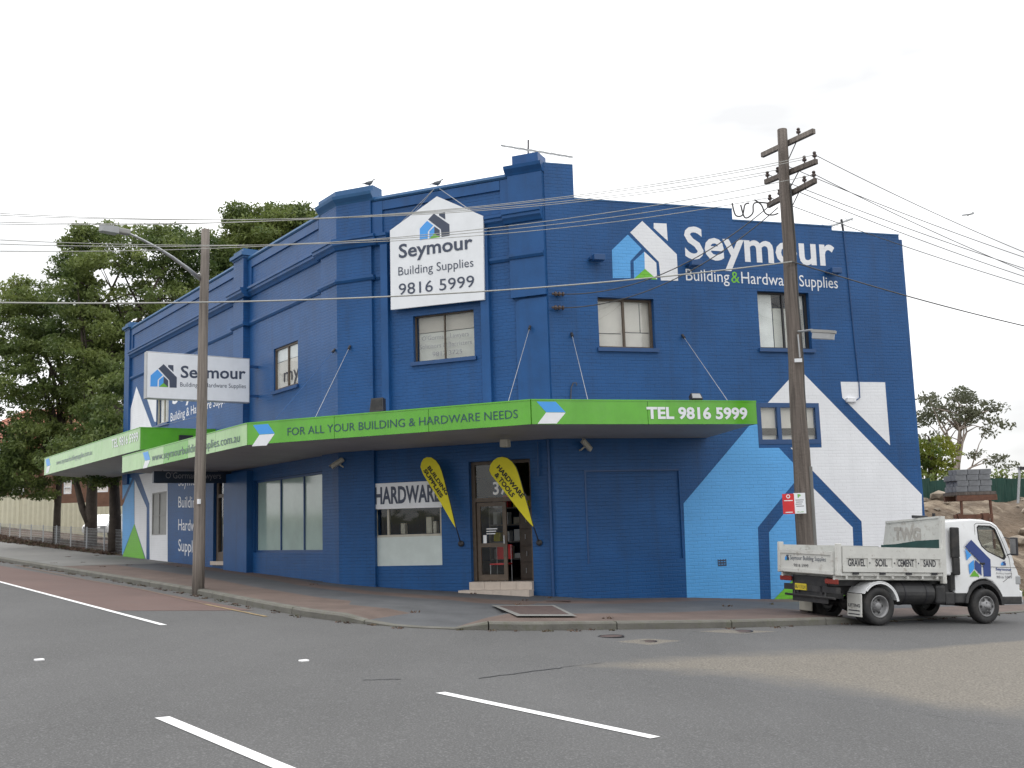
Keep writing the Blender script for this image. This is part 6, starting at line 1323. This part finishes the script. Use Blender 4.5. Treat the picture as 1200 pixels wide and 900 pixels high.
# footpath continuation: pale wall foot / driveway slab behind the truck
# aircraft
c = at(1134, 251.5, 2400); J = thing('airliner', 'tiny distant jet airliner in the sky at the upper right', 'aircraft', T(*c))
bm = B(); tube(bm, [c+Vector((x, 0, z)) for x, z in ((-14, -1.6), (-12, -1), (-4, -.2), (6, .6), (12, 1.5), (15, 2.2))], [.6, 1.7, 1.9, 1.9, 1.4, .3], 8); obj('fuselage', bm, M['jet'], J)
bm = B(); prism(bm, [(-1, 0), (5, 14), (7, 14), (4, 0), (7, -14), (5, -14)], -.3, .1, T(*c)); obj('wing', bm, M['jet'], J)
bm = B(); box(bm, 11, 14.5, -.2, .2, 1.5, 6, T(*c)); box(bm, 12, 14.5, -5, 5, 1.8, 2.1, T(*c)); obj('tail', bm, M['jet'], J)

# ------------------------------------------------------------------ things seen through the door and window
def inW(u, v, w): return WM.pt(u, v, w)
ch = thing('red_chair', 'red plastic chair just inside the glass shop door', 'chair', WM.M @ T(4.25, .25, -.7)); W0 = WM_[ch.name]
bm = B(); bevbox(bm, -.22, .22, .42, .46, -.22, .22, .015, 2); obj('seat', bm, M['red'], ch, W0)
bm = B(); bevbox(bm, -.22, .22, .55, .92, -.24, -.20, .015, 2); obj('backrest', bm, M['red'], ch, W0)
for x in (-.2, .2):
    for z in (-.2, .2): bm = B(); tube(bm, [(x, 0, z*1.1), (x, .42 if z > 0 else .9, z)], .013, 6); obj('leg', bm, M['tin'], ch, W0)
cbn = thing('drawer_cabinet', 'dark timber drawer cabinet inside the right half of the doorway', 'cabinet', WM.M @ T(4.98, .25, -.9)); W0 = WM_[cbn.name]
bm = B(); box(bm, -.28, .12, 0, 1.75, -.4, .0); obj('carcass', bm, M['door_wood'], cbn, W0)
for k in range(4):
    bm = B(); bevbox(bm, -.265, .105, .05+k*.42, .44+k*.42, .0, .02, .006, 1); d__ = obj('drawer', bm, M['door_wood'], cbn, W0); bm = B(); box(bm, -.09 if k % 2 else -.12, -.07 if k % 2 else -.10, .20+k*.42, .32+k*.42, .021, .045); obj('handle', bm, M['rim'], d__, W0)
shl = thing('shelf_unit', 'dark shelves of stock behind the glass door', 'shelves', WM.M @ T(4.2, .25, -2.2)); W0 = WM_[shl.name]; rn = random.Random(5)
for k in range(4): bm = B(); box(bm, -.9, .7, .5+k*.45, .53+k*.45, -.3, .1); obj('shelf', bm, M['rim'], shl, W0)
for x in (-.9, .66): bm = B(); box(bm, x, x+.04, 0, 2.2, -.3, .1); obj('upright', bm, M['rim'], shl, W0)
st_m = [M['yellow'], M['sign_white'], M['red'], M['sign_sky'], M['cream_plastic'], M['tin']]
for k in range(4):
    for i in range(5):
        x = -.8+i*.3; h = rn.uniform(.12, .33); bm = B(); bevbox(bm, x, x+rn.uniform(.12, .24), .535+k*.45, .535+k*.45+h, -.2, .05, .01, 1)
        obj('stock_box', bm, rn.choice(st_m), None, W0, label='packaged goods behind the glass door, '+('leftmost', 'second from left', 'in the middle', 'second from right', 'rightmost')[i]+' on the '+('lowest', 'second lowest', 'second highest', 'top')[k]+' shelf', cat='box', group='stock on the shelves inside the door')
for x, w_, h in ((1.6, .12, .28), (2.35, .16, .42), (2.55, .10, .3)):
    bm = B(); bevbox(bm, x, x+w_, vb+.07, vb+.07+h, -.45, -.3, .008, 1); obj('display_box', bm, M['cream_plastic'], None, WM.M, label={1.6: 'lone short pale box left on the sill inside the shop window', 2.35: 'taller of two pale boxes right on the shop window sill', 2.55: 'shorter pale box beside the tall one on the shop window sill'}[x], cat='box', group='boxes inside the shop window')
bm = B(); box(bm, .9, 3.1, vb-.05, vb+.06, -.7, -.14); obj('window_shelf', bm, M['room'], None, WM.M, label='display shelf behind the hardware shop window', cat='shelf')

# gutter litter: dry leaves and grit gathered along the kerb
cl = []
for i in range(len(KR)-1):
    if -30 < KR[i].x < 12:
        for k in range(2):
            p = KR[i].lerp(KR[i+1], random.random())-knorm(i)*random.uniform(.02, .22)
            if random.random() < .55: p.z = gh(p.x)+.008; cl.append((p, random.uniform(.05, .16)))
leaves('gutter_litter', cl, M['litter'], None, .030, 900, .06, 71); bpy.data.objects['gutter_litter']['kind'] = 'stuff'
cl = []
for k in range(46):
    q = random.choice(inner); j = inner.index(q)
    if -18 < q.x < 12: p = q.lerp(outer[j], random.uniform(.05, .95)); cl.append((p+Vector((0, 0, .012)), .12))
leaves('footpath_litter', cl, M['litter'], None, .032, 420, .05, 72); bpy.data.objects['footpath_litter']['kind'] = 'stuff'
